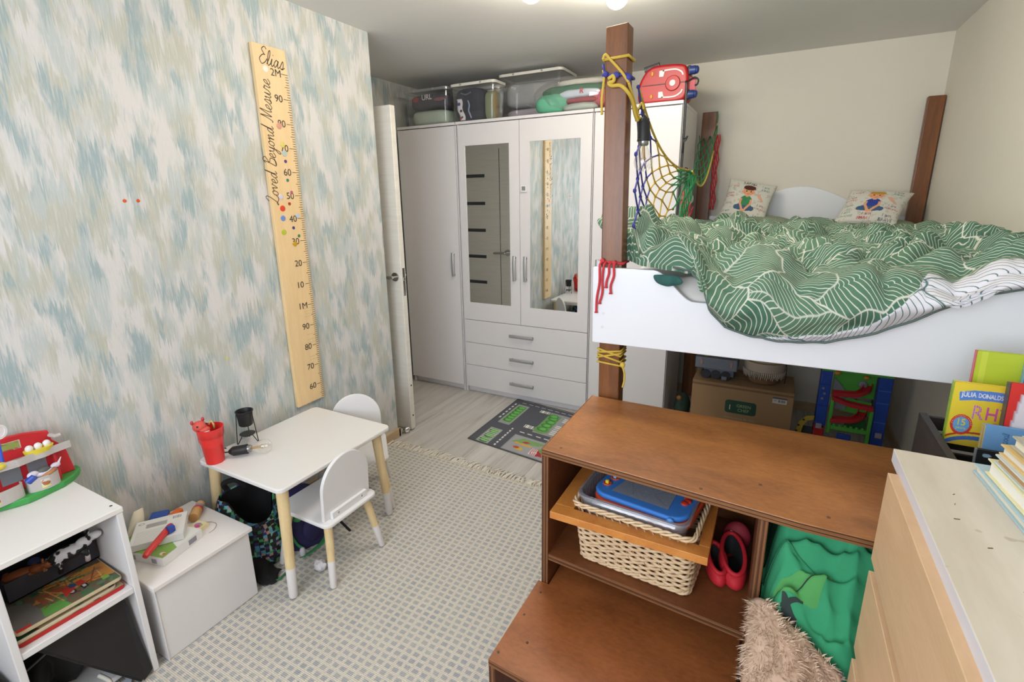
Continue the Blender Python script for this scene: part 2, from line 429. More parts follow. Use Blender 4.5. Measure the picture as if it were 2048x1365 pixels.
# pins left in the wallpaper
for i, (y, z, c, l) in enumerate(((.909, 1.426, 'd9541e', 'left of the two tiny orange dots stuck on the wallpaper'), (.95, 1.426, 'd9541e', 'right of the two tiny orange dots stuck on the wallpaper'), (1.163, .797, 'd6cf7a', 'tiny pale yellow dot stuck low on the wallpaper above the table'))):
    P('wall_sticker', MB().cyl((.0003, y, z), (.002, y, z), .006, .005, n=14), mat(c, .5), label=l, cat='sticker', base=(0, y, z))

# ------------------------------------------------------------------ height chart
hc = thing('height_chart', 'tall pale wooden height chart board on the wallpaper with black numbers', 'height chart', (.0, 1.53, .466))
P('board', MB().box(.001, 1.453, .466, .02, 1.608, 2.034), M_MAPLE, hc, bevel=.002)
M_INK = mat('4a3a28', .6, name='burnt_ink'); M_INK2 = mat('2b2622', .6, name='dark_ink')
tk = MB(); chz = lambda v: .943+(v-1)*.9945
for c in range(53, 201):
    z = chz(c/100); w = .034 if c % 10 == 0 else .021 if c % 5 == 0 else .014
    tk.box(.0195, 1.6075-w, z-.0011, .0206, 1.6075, z+.0011)
P('tick_mark', tk, M_INK2, hc, kind='stuff')
for v, s in ((2.0, '2M'), (1.9, '90'), (1.8, '80'), (1.7, '70'), (1.6, '60'), (1.5, '50'), (1.4, '40'), (1.3, '30'), (1.2, '20'), (1.1, '10'), (1.0, '1M'), (.9, '90'), (.8, '80'), (.7, '70'), (.6, '60')):
    P('lettering', text_mb(s, size=.028, bold=.0, xf=frame((.0203, 1.548, chz(v)), (0, 1, 0), (0, 0, 1))), M_INK2, hc, kind='stuff')
SCRIPT = {  # joined-up handwriting strokes, x-height 1
 'E': ([[(.9, 2.0), (.55, 2.3), (.2, 1.9), (.6, 1.35), (.75, 1.25), (.4, 1.2), (0, .6), (.4, 0), (.9, .35), (1.1, .8)]], 1.15),
 'L': ([[(.1, 1.7), (.5, 2.2), (.8, 1.9), (.5, .9), (.1, .15), (-.15, .15), (.1, .35), (.6, .05), (1.0, .1), (1.2, .4)]], 1.2),
 'B': ([[(.3, 2.0), (.2, 1.0), (0, 0)], [(.0, 1.8), (.5, 2.2), (.9, 1.8), (.3, 1.15), (.95, .9), (.8, .2), (.1, 0), (.5, -.05), (1.1, .3)]], 1.1),
 'M': ([[(-.2, .1), (.0, 0), (.25, 1.0), (.35, 2.0), (.5, .8), (.6, .1), (.9, 1.2), (1.15, 2.0), (1.15, .8), (1.25, .1), (1.5, .3)]], 1.5),
 'l': ([[(0, .1), (.35, 1.2), (.3, 2.0), (.1, 1.6), (.1, .4), (.3, 0), (.55, .3)]], .55),
 'i': ([[(0, .2), (.2, 1.0), (.15, .3), (.3, 0), (.55, .3)], [(.28, 1.45), (.32, 1.55)]], .55),
 'a': ([[(.6, .8), (.35, 1.0), (.05, .5), (.2, .0), (.5, .4), (.65, .95), (.6, .3), (.75, 0), (1.0, .3)]], 1.0),
 's': ([[(0, .2), (.35, 1.1), (.5, .5), (.4, .05), (.1, .1), (.4, .0), (.75, .3)]], .75),
 'o': ([[(.45, 1.0), (.1, .7), (.15, .1), (.5, .1), (.65, .6), (.45, 1.0), (.6, .75), (.9, .8)]], .9),
 'v': ([[(0, .75), (.15, .95), (.3, .1), (.6, .8), (.6, 1.0), (.9, .8)]], .9),
 'e': ([[(0, .3), (.5, .6), (.4, 1.0), (.1, .65), (.15, .1), (.45, 0), (.8, .35)]], .8),
 'd': ([[(.6, .8), (.35, 1.0), (.05, .5), (.2, .0), (.5, .4), (.75, 2.1), (.62, .4), (.75, 0), (1.0, .3)]], 1.0),
 'y': ([[(0, .7), (.1, 1.0), (.2, .3), (.5, .2), (.65, 1.0), (.5, -.6), (.2, -1.0), (.2, -.5), (.9, .3)]], .9),
 'n': ([[(0, .7), (.1, 1.0), (.12, 0), (.2, .6), (.5, 1.0), (.58, .3), (.7, 0), (.95, .3)]], .95),
 'r': ([[(0, .2), (.2, 1.1), (.35, .9), (.55, .95), (.5, .3), (.6, 0), (.85, .3)]], .85),
 'u': ([[(0, .7), (.1, 1.0), (.15, .2), (.4, 0), (.6, .8), (.62, 1.0), (.65, .2), (.8, 0), (1.05, .3)]], 1.05), ' ': ([], .8)}
def script(text, width, w, thick=.0):
    x = 0; st = []
    for ch in text:
        g, adv = SCRIPT[ch]
        for q in g: st.append([(x+a+.18*b, b) for a, b in q])
        x += adv
    k = width/x; mb = MB()
    for q in st: mb.ribbon([(p.x*k, p.y*k) for p in spline([(a, b, 0) for a, b in q], 5)], w, thick)
    return mb
def place(mb, m): mb.v = [tuple(m @ Vector(p)) for p in mb.v]; return mb
P('lettering', place(script('Elias', .118, .0035), frame((.0204, 1.476, 1.962), (0, 1, -.06), (0, .06, 1))), M_INK, hc, kind='stuff')
P('lettering', place(script('Loved Beyond Mesure', .50, .0032), frame((.0204, 1.487, 1.405), (0, .055, 1), (0, -1, .055))), M_INK, hc, kind='stuff')
for y, z, r, c in ((1.502, 1.943, .013, 'e9e2d6'), (1.534, 1.728, .013, 'd89a86'), (1.54, 1.653, .011, 'dccf6a'), (1.545, 1.618, .013, 'b9c6c0'), (1.545, 1.585, .007, '5b3d8c'), (1.544, 1.506, .007, '3f7d74'), (1.557, 1.455, .007, 'b0567c'), (1.50, 1.436, .011, 'd3cfe0'), (1.539, 1.406, .007, 'b23a34'), (1.501, 1.387, .013, 'e0482c'), (1.497, 1.345, .012, '6f8fd0'), (1.574, 1.353, .010, 'b8cbe0'), (1.545, 1.301, .007, '4e3a86'), (1.493, 1.285, .012, 'b5bf3e'), (1.569, 1.264, .007, '3e7d58'), (1.543, 1.23, .011, 'c79a1c')):
    P('sticker', MB().lathe([(r, 0), (r, .0012), (r*.85, .002), (0, .0024)], 16) if False else place(MB().lathe([(r, 0), (r, .0012), (r*.85, .002), (0, .0024)], 16), frame((.0201, y, z), (0, 1, 0), (0, 0, 1))), mat(c, .35), hc)
# faint pencilled notes beside the scale
pn = MB(); r5 = random.Random(5)
for z0 in (.925, .912, .90, .888, .80, .775, .76, .69, .675):
    y = 1.55
    for k in range(5): pn.ribbon([(y+k*.009, z0+r5.uniform(-.002, .002)), (y+k*.009+.003, z0+.004), (y+k*.009+.006, z0-.001)], .0009)
P('lettering', place(pn, Matrix(((0, 0, 1, .0203), (1, 0, 0, 0), (0, 1, 0, 0), (0, 0, 0, 1)))), mat('a08a6c', .7), hc, kind='stuff')

# ------------------------------------------------------------------ wardrobes
WY = 2.962; WB = 3.44
def carcass(t, x0, x1, foot=True):
    h = 1.911
    box('side_panel', (x0, WY, .0006, x0+.016, WB, h-.018), M_WARD, t); box('side_panel', (x1-.016, WY, .0006, x1, WB, h-.018), M_WARD, t)
    box('top_panel', (x0, WY-.019, h-.018, x1, WB, h), M_WARD, t)
    box('back_panel', (x0+.016, WB-.006, .05, x1-.016, WB, h-.018), M_WARD, t); box('bottom_panel', (x0+.016, WY+.002, .05, x1-.016, WB-.006, .066), M_WARD, t)
    box('plinth', (x0+.016, WY+.022, .0006, x1-.016, WY+.036, .05), M_WARD, t)
def vhandle(par, x, z0, z1, m=M_GREYM):
    y = WY-.018; mb = MB().tube([(x, y+.001, z0+.012), (x, y-.022, z0+.012)], .006, 8).tube([(x, y+.001, z1-.012), (x, y-.022, z1-.012)], .006, 8)
    mb.grid(lambda u, v: (x+(.011*math.cos(2*PI*u)), y-.024-.004*math.sin(PI*v)+.004*math.sin(2*PI*u), z0+(z1-z0)*v), 10, 8, wrap=True)
    P('handle', mb, m, par, smooth=50)
def hhandle(par, x0, x1, z):
    y = WY-.018; mb = MB().tube([(x0+.012, y+.001, z), (x0+.012, y-.022, z)], .006, 8).tube([(x1-.012, y+.001, z), (x1-.012, y-.022, z)], .006, 8)
    mb.grid(lambda u, v: (x0+(x1-x0)*v, y-.024-.004*math.sin(PI*v)+.004*math.sin(2*PI*u), z+.011*math.cos(2*PI*u)), 10, 8, wrap=True)
    P('handle', mb, M_GREYM, par, smooth=50)
wa = thing('wardrobe', 'narrow white wardrobe with one plain door beside the open room door', 'wardrobe', (-.28, 3.2, 0))
carcass(wa, -.525, -.036)
d = box('door', (-.523, WY-.018, .052, -.040, WY-.001, 1.888), M_WARD, wa, bevel=.0015); vhandle(d, -.080, .878, 1.046)
wb = thing('wardrobe', 'white wardrobe with two mirrored doors above three drawers', 'wardrobe', (.45, 3.2, 0))
carcass(wb, -.030, .930)
M_MIRROR = mat('e3e6e4', .004, 1.0, name='mirror_silver', vary=0)
M_RIM = mat('b9b6b6', .5, name='mirror_edge_shade')
for (x0, x1, m0, m1, hx) in ((-.012, .4455, .037, .3725, .411), (.4485, .926, .5185, .8545, .4925)):
    d = P('door', MB().box(x0, WY-.018, .570, m0, WY-.001, 1.888).box(m1, WY-.018, .570, x1, WY-.001, 1.888).box(m0, WY-.018, 1.757, m1, WY-.001, 1.888).box(m0, WY-.018, .570, m1, WY-.001, .696), M_WARD, wb)
    P('mirror', MB().box(m0, WY-.0125, .696, m1, WY-.002, 1.757), M_MIRROR, d); vhandle(d, hx, .876, 1.044)
for z0, z1, hz in ((.397, .566, .488), (.2245, .394, .316), (.052, .2215, .135)):
    d = box('drawer', (-.010, WY-.018, z0, .926, WY-.001, z1), M_WARD, wb, bevel=.0015); hhandle(d, .366, .548, hz)
wc = thing('wardrobe', 'white wardrobe with a plain door behind the front bed post', 'wardrobe', (1.18, 3.2, 0))
carcass(wc, .936, 1.428)
d = box('door', (.940, WY-.018, .052, 1.424, WY-.001, 1.888), M_WARD, wc, bevel=.0015); vhandle(d, .985, .878, 1.046)
th = thing('thermometer', 'small white digital thermometer stuck on the mirrored wardrobe door', 'thermometer', (.48, WY-.018, 1.47))
box('case', (.460, WY-.030, 1.452, .502, WY-.0185, 1.496), M_WHITE, th, bevel=.003); box('screen', (.468, WY-.0308, 1.462, .494, WY-.0302, 1.488), mat('7d857c', .3), th, bevel=0)
# ------------------------------------------------------------------ rugs
RUGZ = .008
def rug_mat():
    t = NT('woven_dotted_rug'); co = t.coord(); x, y, z = t.sep(co)[:3]
    w = t.noise(co, 9, 2); w2 = t.noise(co, 60, 2)
    px, py = .0305, .0240
    row = t.math('DIVIDE', t.math('MULTIPLY_ADD', w, .006, y), py); ri = t.math('FLOOR', row)
    sh = t.math('MULTIPLY', ri, .06)
    col = t.math('ADD', t.math('DIVIDE', t.math('MULTIPLY_ADD', w, .010, x), px), sh)
    fx = t.math('ABSOLUTE', t.math('SUBTRACT', t.math('FRACT', col), .5)); fy = t.math('ABSOLUTE', t.math('SUBTRACT', t.math('FRACT', row), .5))
    fx = t.math('MULTIPLY_ADD', w2, .12, fx); fy = t.math('MULTIPLY_ADD', w2, .12, fy)
    k = t.math('MULTIPLY', t.ramp(fx, [(.34, (1,)*3), (.42, (0,)*3)]), t.ramp(fy, [(.31, (1,)*3), (.40, (0,)*3)]))
    k2 = t.math('MULTIPLY', k, t.math('MULTIPLY_ADD', t.noise(co, 17, 2), .9, .4))
    c = t.mix(t.noise(co, 120, 2), srgb('cdc5b8'), srgb('dfd8cb'))
    c = t.mix(k2, c, srgb('a6a8ac')); t.base(c); t.set(Roughness=.95)
    weave = t.math('ADD', t.math('SINE', t.math('MULTIPLY', x, 2*PI/.0065)), t.math('SINE', t.math('MULTIPLY', y, 2*PI/.0051)))
    t.bump(t.math('MULTIPLY_ADD', k, -1.2, weave), .45, .0015); return t.m
rg = thing('rug', 'large cream woven rug with rows of small grey dashes and fringed end', 'rug', (.7, .8, 0))
P('woven_field', MB().grid(lambda u, v: (.016+u*1.62, -.6+v*2.615+.008*math.sin(u*9), RUGZ-.0010+.0005*fbm(u*14, v*22, 0)), 40, 60), rug_mat(), rg, solid=.006)
fr = MB(); r1 = random.Random(11)
for i in range(330):
    x = .018+1.618*i/329; l = r1.uniform(.05, .085); dx = r1.uniform(-.025, .025); y0 = 2.013+.008*math.sin((x-.016)/1.62*9)
    z = RUGZ-.003
    pts = [(x, y0-.004, z), (x+dx*.3, y0+l*.35, .006), (x+dx*.8, y0+l*.7, .005+r1.uniform(0, .006)), (x+dx*1.5, y0+l, .0035)]
    fr.tube(pts, [.0022, .0026, .0026, .0018], 4)
P('fringe', fr, mat('ded6c8', .9), rg, kind='stuff')
kn = MB()
for i in range(165): kn.ell((.02+1.612*i/164, 2.016+.008*math.sin(1.612*i/164/1.62*9), RUGZ-.001), (.0045, .006, .0035), 6, 4)
P('fringe_knots', kn, mat('cfc4ad', .9), rg, kind='stuff')

# ------------------------------------------------------------------ play mat with printed streets
def streets():
    W_, H_ = 190, 150; c = Canvas(W_, H_, '8f9093'); A = H_/W_     # u = x 0..1 (1.0 m wide), v = y 0..1
    ROAD, GRASS, TREE = '54565f', '6f9a5c', '58a34a'
    c.rect(0, 0, 1, 1, '9a9b9f')
    for y0, y1 in ((.88, .98), (.30, .42)): c.rect(0, y0, 1, y1, ROAD)
    for x0, x1 in ((.0, .055), (.135, .225), (.50, .58), (.86, .95)): c.rect(x0, .0, x1, 1, ROAD)
    c.rect(.225, .42, .30, .88, ROAD)
    def dash(x0, y0, x1, y1, n):
        for k in range(n):
            a, b = (k+.2)/n, (k+.65)/n; c.line([(x0+(x1-x0)*a, y0+(y1-y0)*a), (x0+(x1-x0)*b, y0+(y1-y0)*b)], .010, 'e3e0d8')
    dash(.06, .93, .5, .93, 9); dash(.58, .93, .95, .93, 7); dash(.23, .36, .5, .36, 5); dash(.58, .36, .86, .36, 5)
    dash(.18, .02, .18, .40, 8); dash(.54, 0, .54, .28, 6); dash(.905, .44, .905, .86, 8); dash(.03, .5, .03, .9, 6)
    def zebra(x0, y0, x1, y1, n, vert):
        for k in range(n):
            if vert: c.rect(x0+(x1-x0)*k/n, y0, x0+(x1-x0)*(k+.6)/n, y1, 'e6e3da')
            else: c.rect(x0, y0+(y1-y0)*k/n, x1, y0+(y1-y0)*(k+.6)/n, 'e6e3da')
    zebra(.225, .83, .30, .88, 6, True); zebra(.225, .46, .30, .52, 6, True); zebra(.43, .30, .50, .42, 5, False); zebra(.50, .20, .58, .26, 6, True); zebra(.45, .88, .50, .98, 5, False)
    c.rect(.055, .46, .135, .86, 'a3a89c'); c.rect(.065, .47, .125, .85, GRASS)
    for k in range(6): c.disc(.095, .51+.06*k, .030, '3f7a3c', .030/A); c.disc(.098, .515+.06*k, .022, '6cb858', .022/A)
    c.rect(.055, .02, .135, .30, 'a3a89c')
    for k in range(3): c.disc(.095, .06+.09*k, .034, '3f6a3c', .034/A); c.disc(.098, .065+.09*k, .026, '63b04e', .026/A)
    for k in range(8): c.rect(.06, .05+.03*k, .13, .055+.03*k, 'd8d8d2')
    c.disc(.34, .50, .05, GRASS, .07); c.rect(.30, .50, .385, .84, GRASS)
    for x, y in ((.34, .52), (.345, .60), (.35, .68), (.345, .76), (.335, .81)): c.disc(x, y, .034, '3f7a3c', .034/A); c.disc(x+.003, y+.003, .026, TREE, .026/A); c.disc(x+.005, y+.005, .018, '6fbb56', .018/A)
    for k in range(6):
        for q in (.40, .455): c.rect(q, .46+.035*k, q+.042, .478+.035*k, 'dcdbd6')
    for k in range(3): c.rect(.41, .74+.035*k, .47, .758+.035*k, 'dcdbd6')
    c.rect(.50, .44, .86, .88, '8d9a86'); c.rect(.51, .62, .78, .86, '7f9d62')
    c.poly([(.53, .70), (.70, .66), (.78, .80), (.60, .85)], 'd8b33a'); c.poly([(.53, .73), (.66, .70), (.74, .82), (.58, .85)], '9c2f3c')
    for k in range(6): c.line([(.55+.033*k, .725), (.60+.033*k, .84)], .006, 'c8747a')
    c.disc(.585, .745, .028, '7aa7cf', .03); c.disc(.66, .655, .03, TREE, .04)
    c.poly([(.52, .46), (.72, .44), (.72, .60), (.56, .60)], 'b7a24a'); c.poly([(.58, .50), (.68, .49), (.68, .58), (.60, .58)], 'b3333b'); c.poly([(.56, .55), (.60, .54), (.63, .60), (.58, .61)], 'e2c84a')
    c.rect(.235, .03, .49, .29, 'a2a2a6'); c.poly([(.24, .17), (.30, .27), (.47, .27), (.40, .20)], '7fa366')
    c.poly([(.40, .05), (.475, .06), (.44, .17), (.385, .15)], 'a83238')
    for k in range(4): c.line([(.395+.012*k, .055), (.392+.010*k, .155)], .006, 'e9dcd8')
    c.poly([(.30, .20), (.33, .23), (.36, .22), (.33, .19)], 'b8363a'); c.poly([(.27, .16), (.38, .15), (.38, .175), (.27, .185)], 'd7ab3c'); c.disc(.32, .09, .025, 'd9b436'); c.disc(.30, .10, .02, 'b4532f')
    c.disc(.46, .16, .03, TREE, .04); c.rect(.58, .02, .86, .30, '8c9b7c')
    for k in range(4): c.disc(.62+.06*k, .1+.03*k, .03, TREE, .035)
    c.poly([(.60, .96), (.80, .96), (.80, .99), (.60, .99)], 'b59a3e')
    e = .008; c.m((c.X < e) | (c.X > 1-e) | (c.Y < e/A) | (c.Y > 1-e/A), '4c4c4e'); return c
pm = thing('play_mat', 'small grey play mat printed with streets and trees before the wardrobe', 'play mat', (.85, 2.66, 0))
mo = Vector((.405, 2.305, .0)); mx = Vector((1.0, -.118, 0)).normalized()*1.06; my = Vector((-.003, .672, 0))
P('printed_face', print_mb(streets(), flat(mo+Vector((0, 0, .0062)), mx, my)), vcol('mat_print', .9), pm)
P('backing', MB().hexa([mo-Vector((.002, .002, -.0005)), mo+mx+Vector((.002, -.002, .0005)), mo+mx+my+Vector((.002, .002, .0005)), mo+my+Vector((-.002, .002, .0005))], [mo+Vector((-.002, -.002, .006)), mo+mx+Vector((.002, -.002, .006)), mo+mx+my+Vector((.002, .002, .006)), mo+my+Vector((-.002, .002, .006))]), mat('565456', .95), pm)

# ------------------------------------------------------------------ children's table and chairs
M_TOP = mat('e7e4e2', .35, vary=.012, name='white_lacquered_table')
M_CHAIR = mat('e9e7e8', .38, vary=.012, name='white_lacquered_chair')
M_DIP = mat('e6e2e2', .4, vary=.012, name='white_dipped_leg_end')
def rrect(x0, y0, x1, y1, r, n=6):
    p = []
    for cx, cy, a0 in ((x1-r, y1-r, 0), (x0+r, y1-r, 90), (x0+r, y0+r, 180), (x1-r, y0+r, 270)):
        for k in range(n+1): a = math.radians(a0+90*k/n); p.append((cx+r*math.cos(a), cy+r*math.sin(a)))
    return p
tb = thing('table', 'white childrens table with pale wooden legs against the wallpaper', 'table', (.28, 1.24, RUGZ))
P('tabletop', MB().prism(rrect(.043, .957, .520, 1.528, .028), .432, .450), M_TOP, tb, bevel=.005, seg=3)
P('apron', MB().box(.09, 1.0, .405, .47, 1.02, .432).box(.09, 1.465, .405, .47, 1.485, .432).box(.09, 1.02, .405, .11, 1.465, .432).box(.45, 1.02, .405, .47, 1.465, .432), M_TOP, tb)
def leg(t, top, foot, r0, r1, dip):
    a, b = Vector(top), Vector(foot)+Vector((0, 0, .0026)); k = 1-dip/(a.z-b.z); m = a.lerp(b, k)
    o = P('leg', MB().cyl(a, m, r0, r0+(r1-r0)*k, 18), M_PINE, t, smooth=40)
    P('leg_tip', MB().tube([m, a.lerp(b, .985), b], [(r0+(r1-r0)*k)*1.02, r1*1.02, r1*.85], 18), M_DIP, o, smooth=40)
for tx, ty, fx, fy in ((.478, .997, .512, .960), (.472, 1.478, .490, 1.505), (.088, .997, .058, .975), (.088, 1.478, .058, 1.505)):
    leg(tb, (tx, ty, .432), (fx, fy, RUGZ), .0215, .0155, .115)
ch = thing('chair', 'white arched childrens chair pushed to the long side of the small table', 'chair', (0, 0, 0), 'childrens chairs at the small table')
P('seat', MB().prism(rrect(-.132, -.145, .132, .145, .03), .244, .260), M_CHAIR, ch, bevel=.006, seg=3)
ar = [(-.116, .0), (.116, .0), (.116, .115)]+[(.116*math.cos(a*PI/18), .115+.118*math.sin(a*PI/18)) for a in range(1, 18)]+[(-.116, .115)]
bk = MB(); bk.prism([(a, b) for a, b in ar], .0, .015, 1); bk.v = [(x, y+.098+(z*.06), z+.259) for x, y, z in bk.v]
P('backrest', bk, M_CHAIR, ch, bevel=.003)
cl = P('cleat', MB().box(-.088, .1145, .260, .088, .1285, .288), M_CHAIR, ch, bevel=.0015)
for x in (-.06, .06): P('screw', MB().cyl((x, .1280, .275), (x, .1292, .275), .004, n=10), M_STEEL, cl)
for sx in (-1, 1):
    for sy in (-1, 1): leg(ch, (sx*.095, sy*.105, .244), (sx*.132, sy*.142, 0), .0165, .0125, .10)
ch.location = (.467, 1.192, RUGZ); ch.rotation_euler = (0, 0, -PI/2)
dup(ch, (.281, 1.553, RUGZ), math.radians(45), 'white arched childrens chair standing angled at the far corner of the table')

# things on the table
TZ = .4505
cp = thing('cup', 'red plastic cup standing on the near corner of the white table', 'cup', (.120, .985, TZ))
P('body', MB().lathe([(.030, .0), (.0315, .0), (.0395, .105), (.0435, .108), (.0465, .143), (.0440, .143), (.0415, .110), (.029, .004), (0, .004)], 32, (.120, .985, TZ), cap=False), mat('e23431', .32, vary=.02), cp, smooth=50)
tr = thing('toy_animal', 'small red toy animal head sticking out of the red cup', 'toy', (.104, .962, TZ+.06))
P('head', MB().ell((.098, .962, TZ+.150), (.027, .024, .022)).ell((.116, .967, TZ+.138), (.018, .020, .014)).ell((.104, .966, TZ+.105), (.02, .02, .04)), mat('d8554a', .5), tr, smooth=180)
for dy in (-.017, .017): P('eye', MB().ell((.117, .960+dy, TZ+.160), (.0035, .0035, .0035), 8, 6), M_DARK, tr, smooth=180)
for dy in (-.02, .02): P('ear', MB().ell((.092, .960+dy, TZ+.172), (.006, .006, .009), 8, 6), mat('c43d44', .5), tr, smooth=180)
P('tag', MB().tube([(.110, .99, TZ+.15), (.118, .995, TZ+.165), (.121, 1.0, TZ+.15), (.118, 1.003, TZ+.13)], .0035, 6), mat('d6c37a', .5), tr, smooth=180)
P('collar', MB().ell((.130, .966, TZ+.134), (.006, .013, .006), 8, 6), mat('e6d3d0', .5), tr, smooth=180)
hd = thing('candle_holder', 'small black metal pot on a wire stand on the white table', 'candle holder', (.085, 1.148, TZ))
hx, hy = .085, 1.148
P('pot', MB().lathe([(.0, .074), (.0235, .074), (.0265, .078), (.031, .132), (.034, .134), (.034, .138), (.031, .138), (.029, .132), (.0245, .080), (0, .080)], 28, (hx, hy, TZ), cap=False), M_DARK, hd, smooth=50)
P('tray', MB().lathe([(0, .032), (.026, .032), (.030, .036), (.028, .037), (0, .034)], 24, (hx, hy, TZ)), mat('2d2f2b', .5), hd, smooth=50)
for k in range(3):
    a = math.radians(20+120*k); c_, s_ = math.cos(a), math.sin(a)
    P('wire_leg', MB().tube([(hx+.033*c_, hy+.033*s_, TZ+.132), (hx+.045*c_, hy+.045*s_, TZ+.004), (hx+.042*c_, hy+.042*s_, TZ+.0022), (hx+.022*c_, hy+.022*s_, TZ+.031)], .0018, 8), M_DARK, hd, smooth=60)
M_BULB = clear('clear_bulb_glass', (.99, .985, .97), .025, .14, .02, (.9, .85, .75))
M_FIL = mat('b8955a', .4, .6, name='filament')
def bulb_lamp(name, label, base, axis, group=None, loop=True, k=1.0):
    """battery lamp: black socket with a hook, clear pear bulb along axis"""
    t = thing(name, label, 'lamp', base, group); z = Vector(axis).normalized(); x = z.orthogonal().normalized(); y = z.cross(x)
    m = Matrix((x, y, z)).transposed().to_4x4(); m.translation = base
    def L(prof, n=24): return place(MB().lathe([(r*k, h*k) for r, h in prof], n, cap=False), m)
    P('socket', L([(0, 0), (.008, 0), (.017, .012), (.0185, .016), (.0185, .062), (.0195, .063), (.0195, .068), (.014, .069), (0, .069)]), M_DARK, t, smooth=40)
    P('collar', L([(.0150, .0685), (.0150, .078), (.012, .082), (0, .082)]), mat('8f8f8d', .3, .8), t, smooth=40)
    P('bulb', L([(.0125, .080), (.0135, .088), (.020, .102), (.0275, .120), (.0285, .131), (.026, .143), (.019, .152), (.009, .1565), (0, .157)], 28), M_BULB, t, smooth=180)
    f = MB()
    for s in (-1, 1): f.tube([m @ Vector((s*.003*k, 0, .08*k)), m @ Vector((s*.008*k, 0, .135*k))], .0007*k, 5)
    f.tube([m @ Vector((0, 0, .078*k)), m @ Vector((0, 0, .118*k))], .0028*k, 8); f.tube([m @ Vector((.008*k*math.cos(a*.7), .008*k*math.sin(a*.7), (.118+.003*(a % 2))*k)) for a in range(10)], .0008*k, 5)
    P('filament', f, M_FIL, t, smooth=60)
    h = MB().tube([m @ Vector(p)*1.0 for p in [(0, 0, .004*k), (0, 0, -.012*k), (.004*k, 0, -.022*k), (.014*k, 0, -.026*k), (.020*k, 0, -.019*k), (.018*k, 0, -.012*k)]], .0026*k, 8)
    P('hook', h, M_DARK, t, smooth=60); return t
bulb_lamp('bulb_lamp', 'black socket lamp with clear bulb lying on the white table', (.139, 1.030, TZ+.0215), (.755, .655, .066))

# ------------------------------------------------------------------ toy chest
tc = thing('toy_chest', 'low white wooden chest with a flat lid beside the bookcase', 'chest', (.21, .756, RUGZ))
P('body', MB().box(.045, .602, RUGZ, .376, .914, .273), M_WHITE, tc, bevel=.002)
P('side_panel', MB().box(.043, .600, RUGZ, .379, .603, .272), M_WHITE, tc, bevel=.0005)
P('lid', MB().box(.030, .594, .2735, .391, .922, .290), mat('e9e4e1', .4, vary=.012), tc, bevel=.003)
BZ = .2905
def rbox(cx, cy, z0, sx, sy, sz, rot, tilt=(0, 0)):
    m = Matrix.Translation((cx, cy, z0)) @ Matrix.Rotation(math.radians(rot), 4, 'Z') @ Matrix.Rotation(math.radians(tilt[0]), 4, 'X') @ Matrix.Rotation(math.radians(tilt[1]), 4, 'Y')
    b = MB(); b.xf = m; b.box(-sx/2, -sy/2, 0, sx/2, sy/2, sz); b.xf = None; return b, m
def game(name, label, args, cv, side, side_mat=None):
    b, m = rbox(*args); cx, cy, z0, sx, sy, sz = args[:6]
    t = thing(name, label, 'box', (cx, cy, z0), 'game boxes on the toy chest'); P('carton', b, side_mat or mat(side, .5), t, bevel=.001)
    P('printed_lid', print_mb(cv, lambda u, v: tuple(m @ Vector((-sx/2+.001+(sx-.002)*u, -sy/2+.001+(sy-.002)*v, sz+.0008)))), vcol(), t); return t, m
c = Canvas(70, 54, 'e4e4df'); c.poly([(0, .0), (1, .0), (1, .35), (.7, .55), (.35, .62), (0, .6)], '86ad55'); c.rect(.62, .62, .82, .72, '9fbb4a'); c.disc(.9, .12, .05, 'e8ded2'); c.disc(.93, .12, .03, 'c4704a'); c.poly([(.2, .3), (.6, .45), (.62, .52), (.25, .40)], 'd9d2b0')
g, gm = game('game_box', 'green and white flat game box lying under a white box on the chest', (.205, .712, BZ, .205, .150, .031, 14), c, 'e3e2e0')
for x, c_ in ((-.07, '7f8f6a'), (-.03, '9aa58a'), (.055, '9c9ca4')): P('side_print', MB().hexa([gm @ Vector(p) for p in ((x, -.0756, .006), (x+.02, -.0756, .006), (x+.02, -.0752, .006), (x, -.0752, .006))], [gm @ Vector(p) for p in ((x, -.0756, .022), (x+.02, -.0756, .022), (x+.02, -.0752, .022), (x, -.0752, .022))]), mat(c_), g)
P('side_print', MB().hexa([gm @ Vector(p) for p in ((.1022, .02, .006), (.1032, .02, .006), (.1032, .05, .006), (.1022, .05, .006))], [gm @ Vector(p) for p in ((.1022, .02, .024), (.1032, .02, .024), (.1032, .05, .024), (.1022, .05, .024))]), mat('8d8a94'), g)
c = Canvas(80, 74, 'eae9e6'); c.disc(.12, .86, .06, '6b6a66', .045); c.disc(.12, .86, .045, 'eae9e6', .03)
c.rect(.22, .62, .62, .80, 'a9a9a7')
for k in range(9): c.rect(.08, .05+.055*k, .55+.04*(k % 3), .066+.055*k, 'bdbcb8')
for k in range(8): c.rect(.72+.022*k, .78, .733+.022*k, .90, '85858a')
game('game_box', 'white game box with grey small print lying slantwise topmost on chest', (.190, .728, BZ+.0335, .150, .140, .022, 55), c, 'dedede')
rd = thing('toy_baton', 'red toy stick with a blue knob lying across the white game box', 'toy', (.27, .68, .35))
P('stick', MB().tube([(.312, .624, .353), (.305, .635, .356), (.232, .742, .358), (.228, .748, .358)], [.008, .0105, .0105, .008], 14), mat('d23a3a', .4), rd, smooth=60)
P('knob', MB().box(.243, .722, .350, .262, .744, .372), mat('2f4aa6', .45), rd, bevel=.003)
pd = thing('peg_doll', 'wooden peg figure with a red and blue band lying on the chest', 'toy', (.14, .88, BZ+.018))
ax = frame((.178, .842, BZ+.0185), (.70, .71, 0), (0, 0, 1)); mm = Matrix((ax.col[0].xyz, ax.col[1].xyz, ax.col[2].xyz)).transposed().to_4x4()
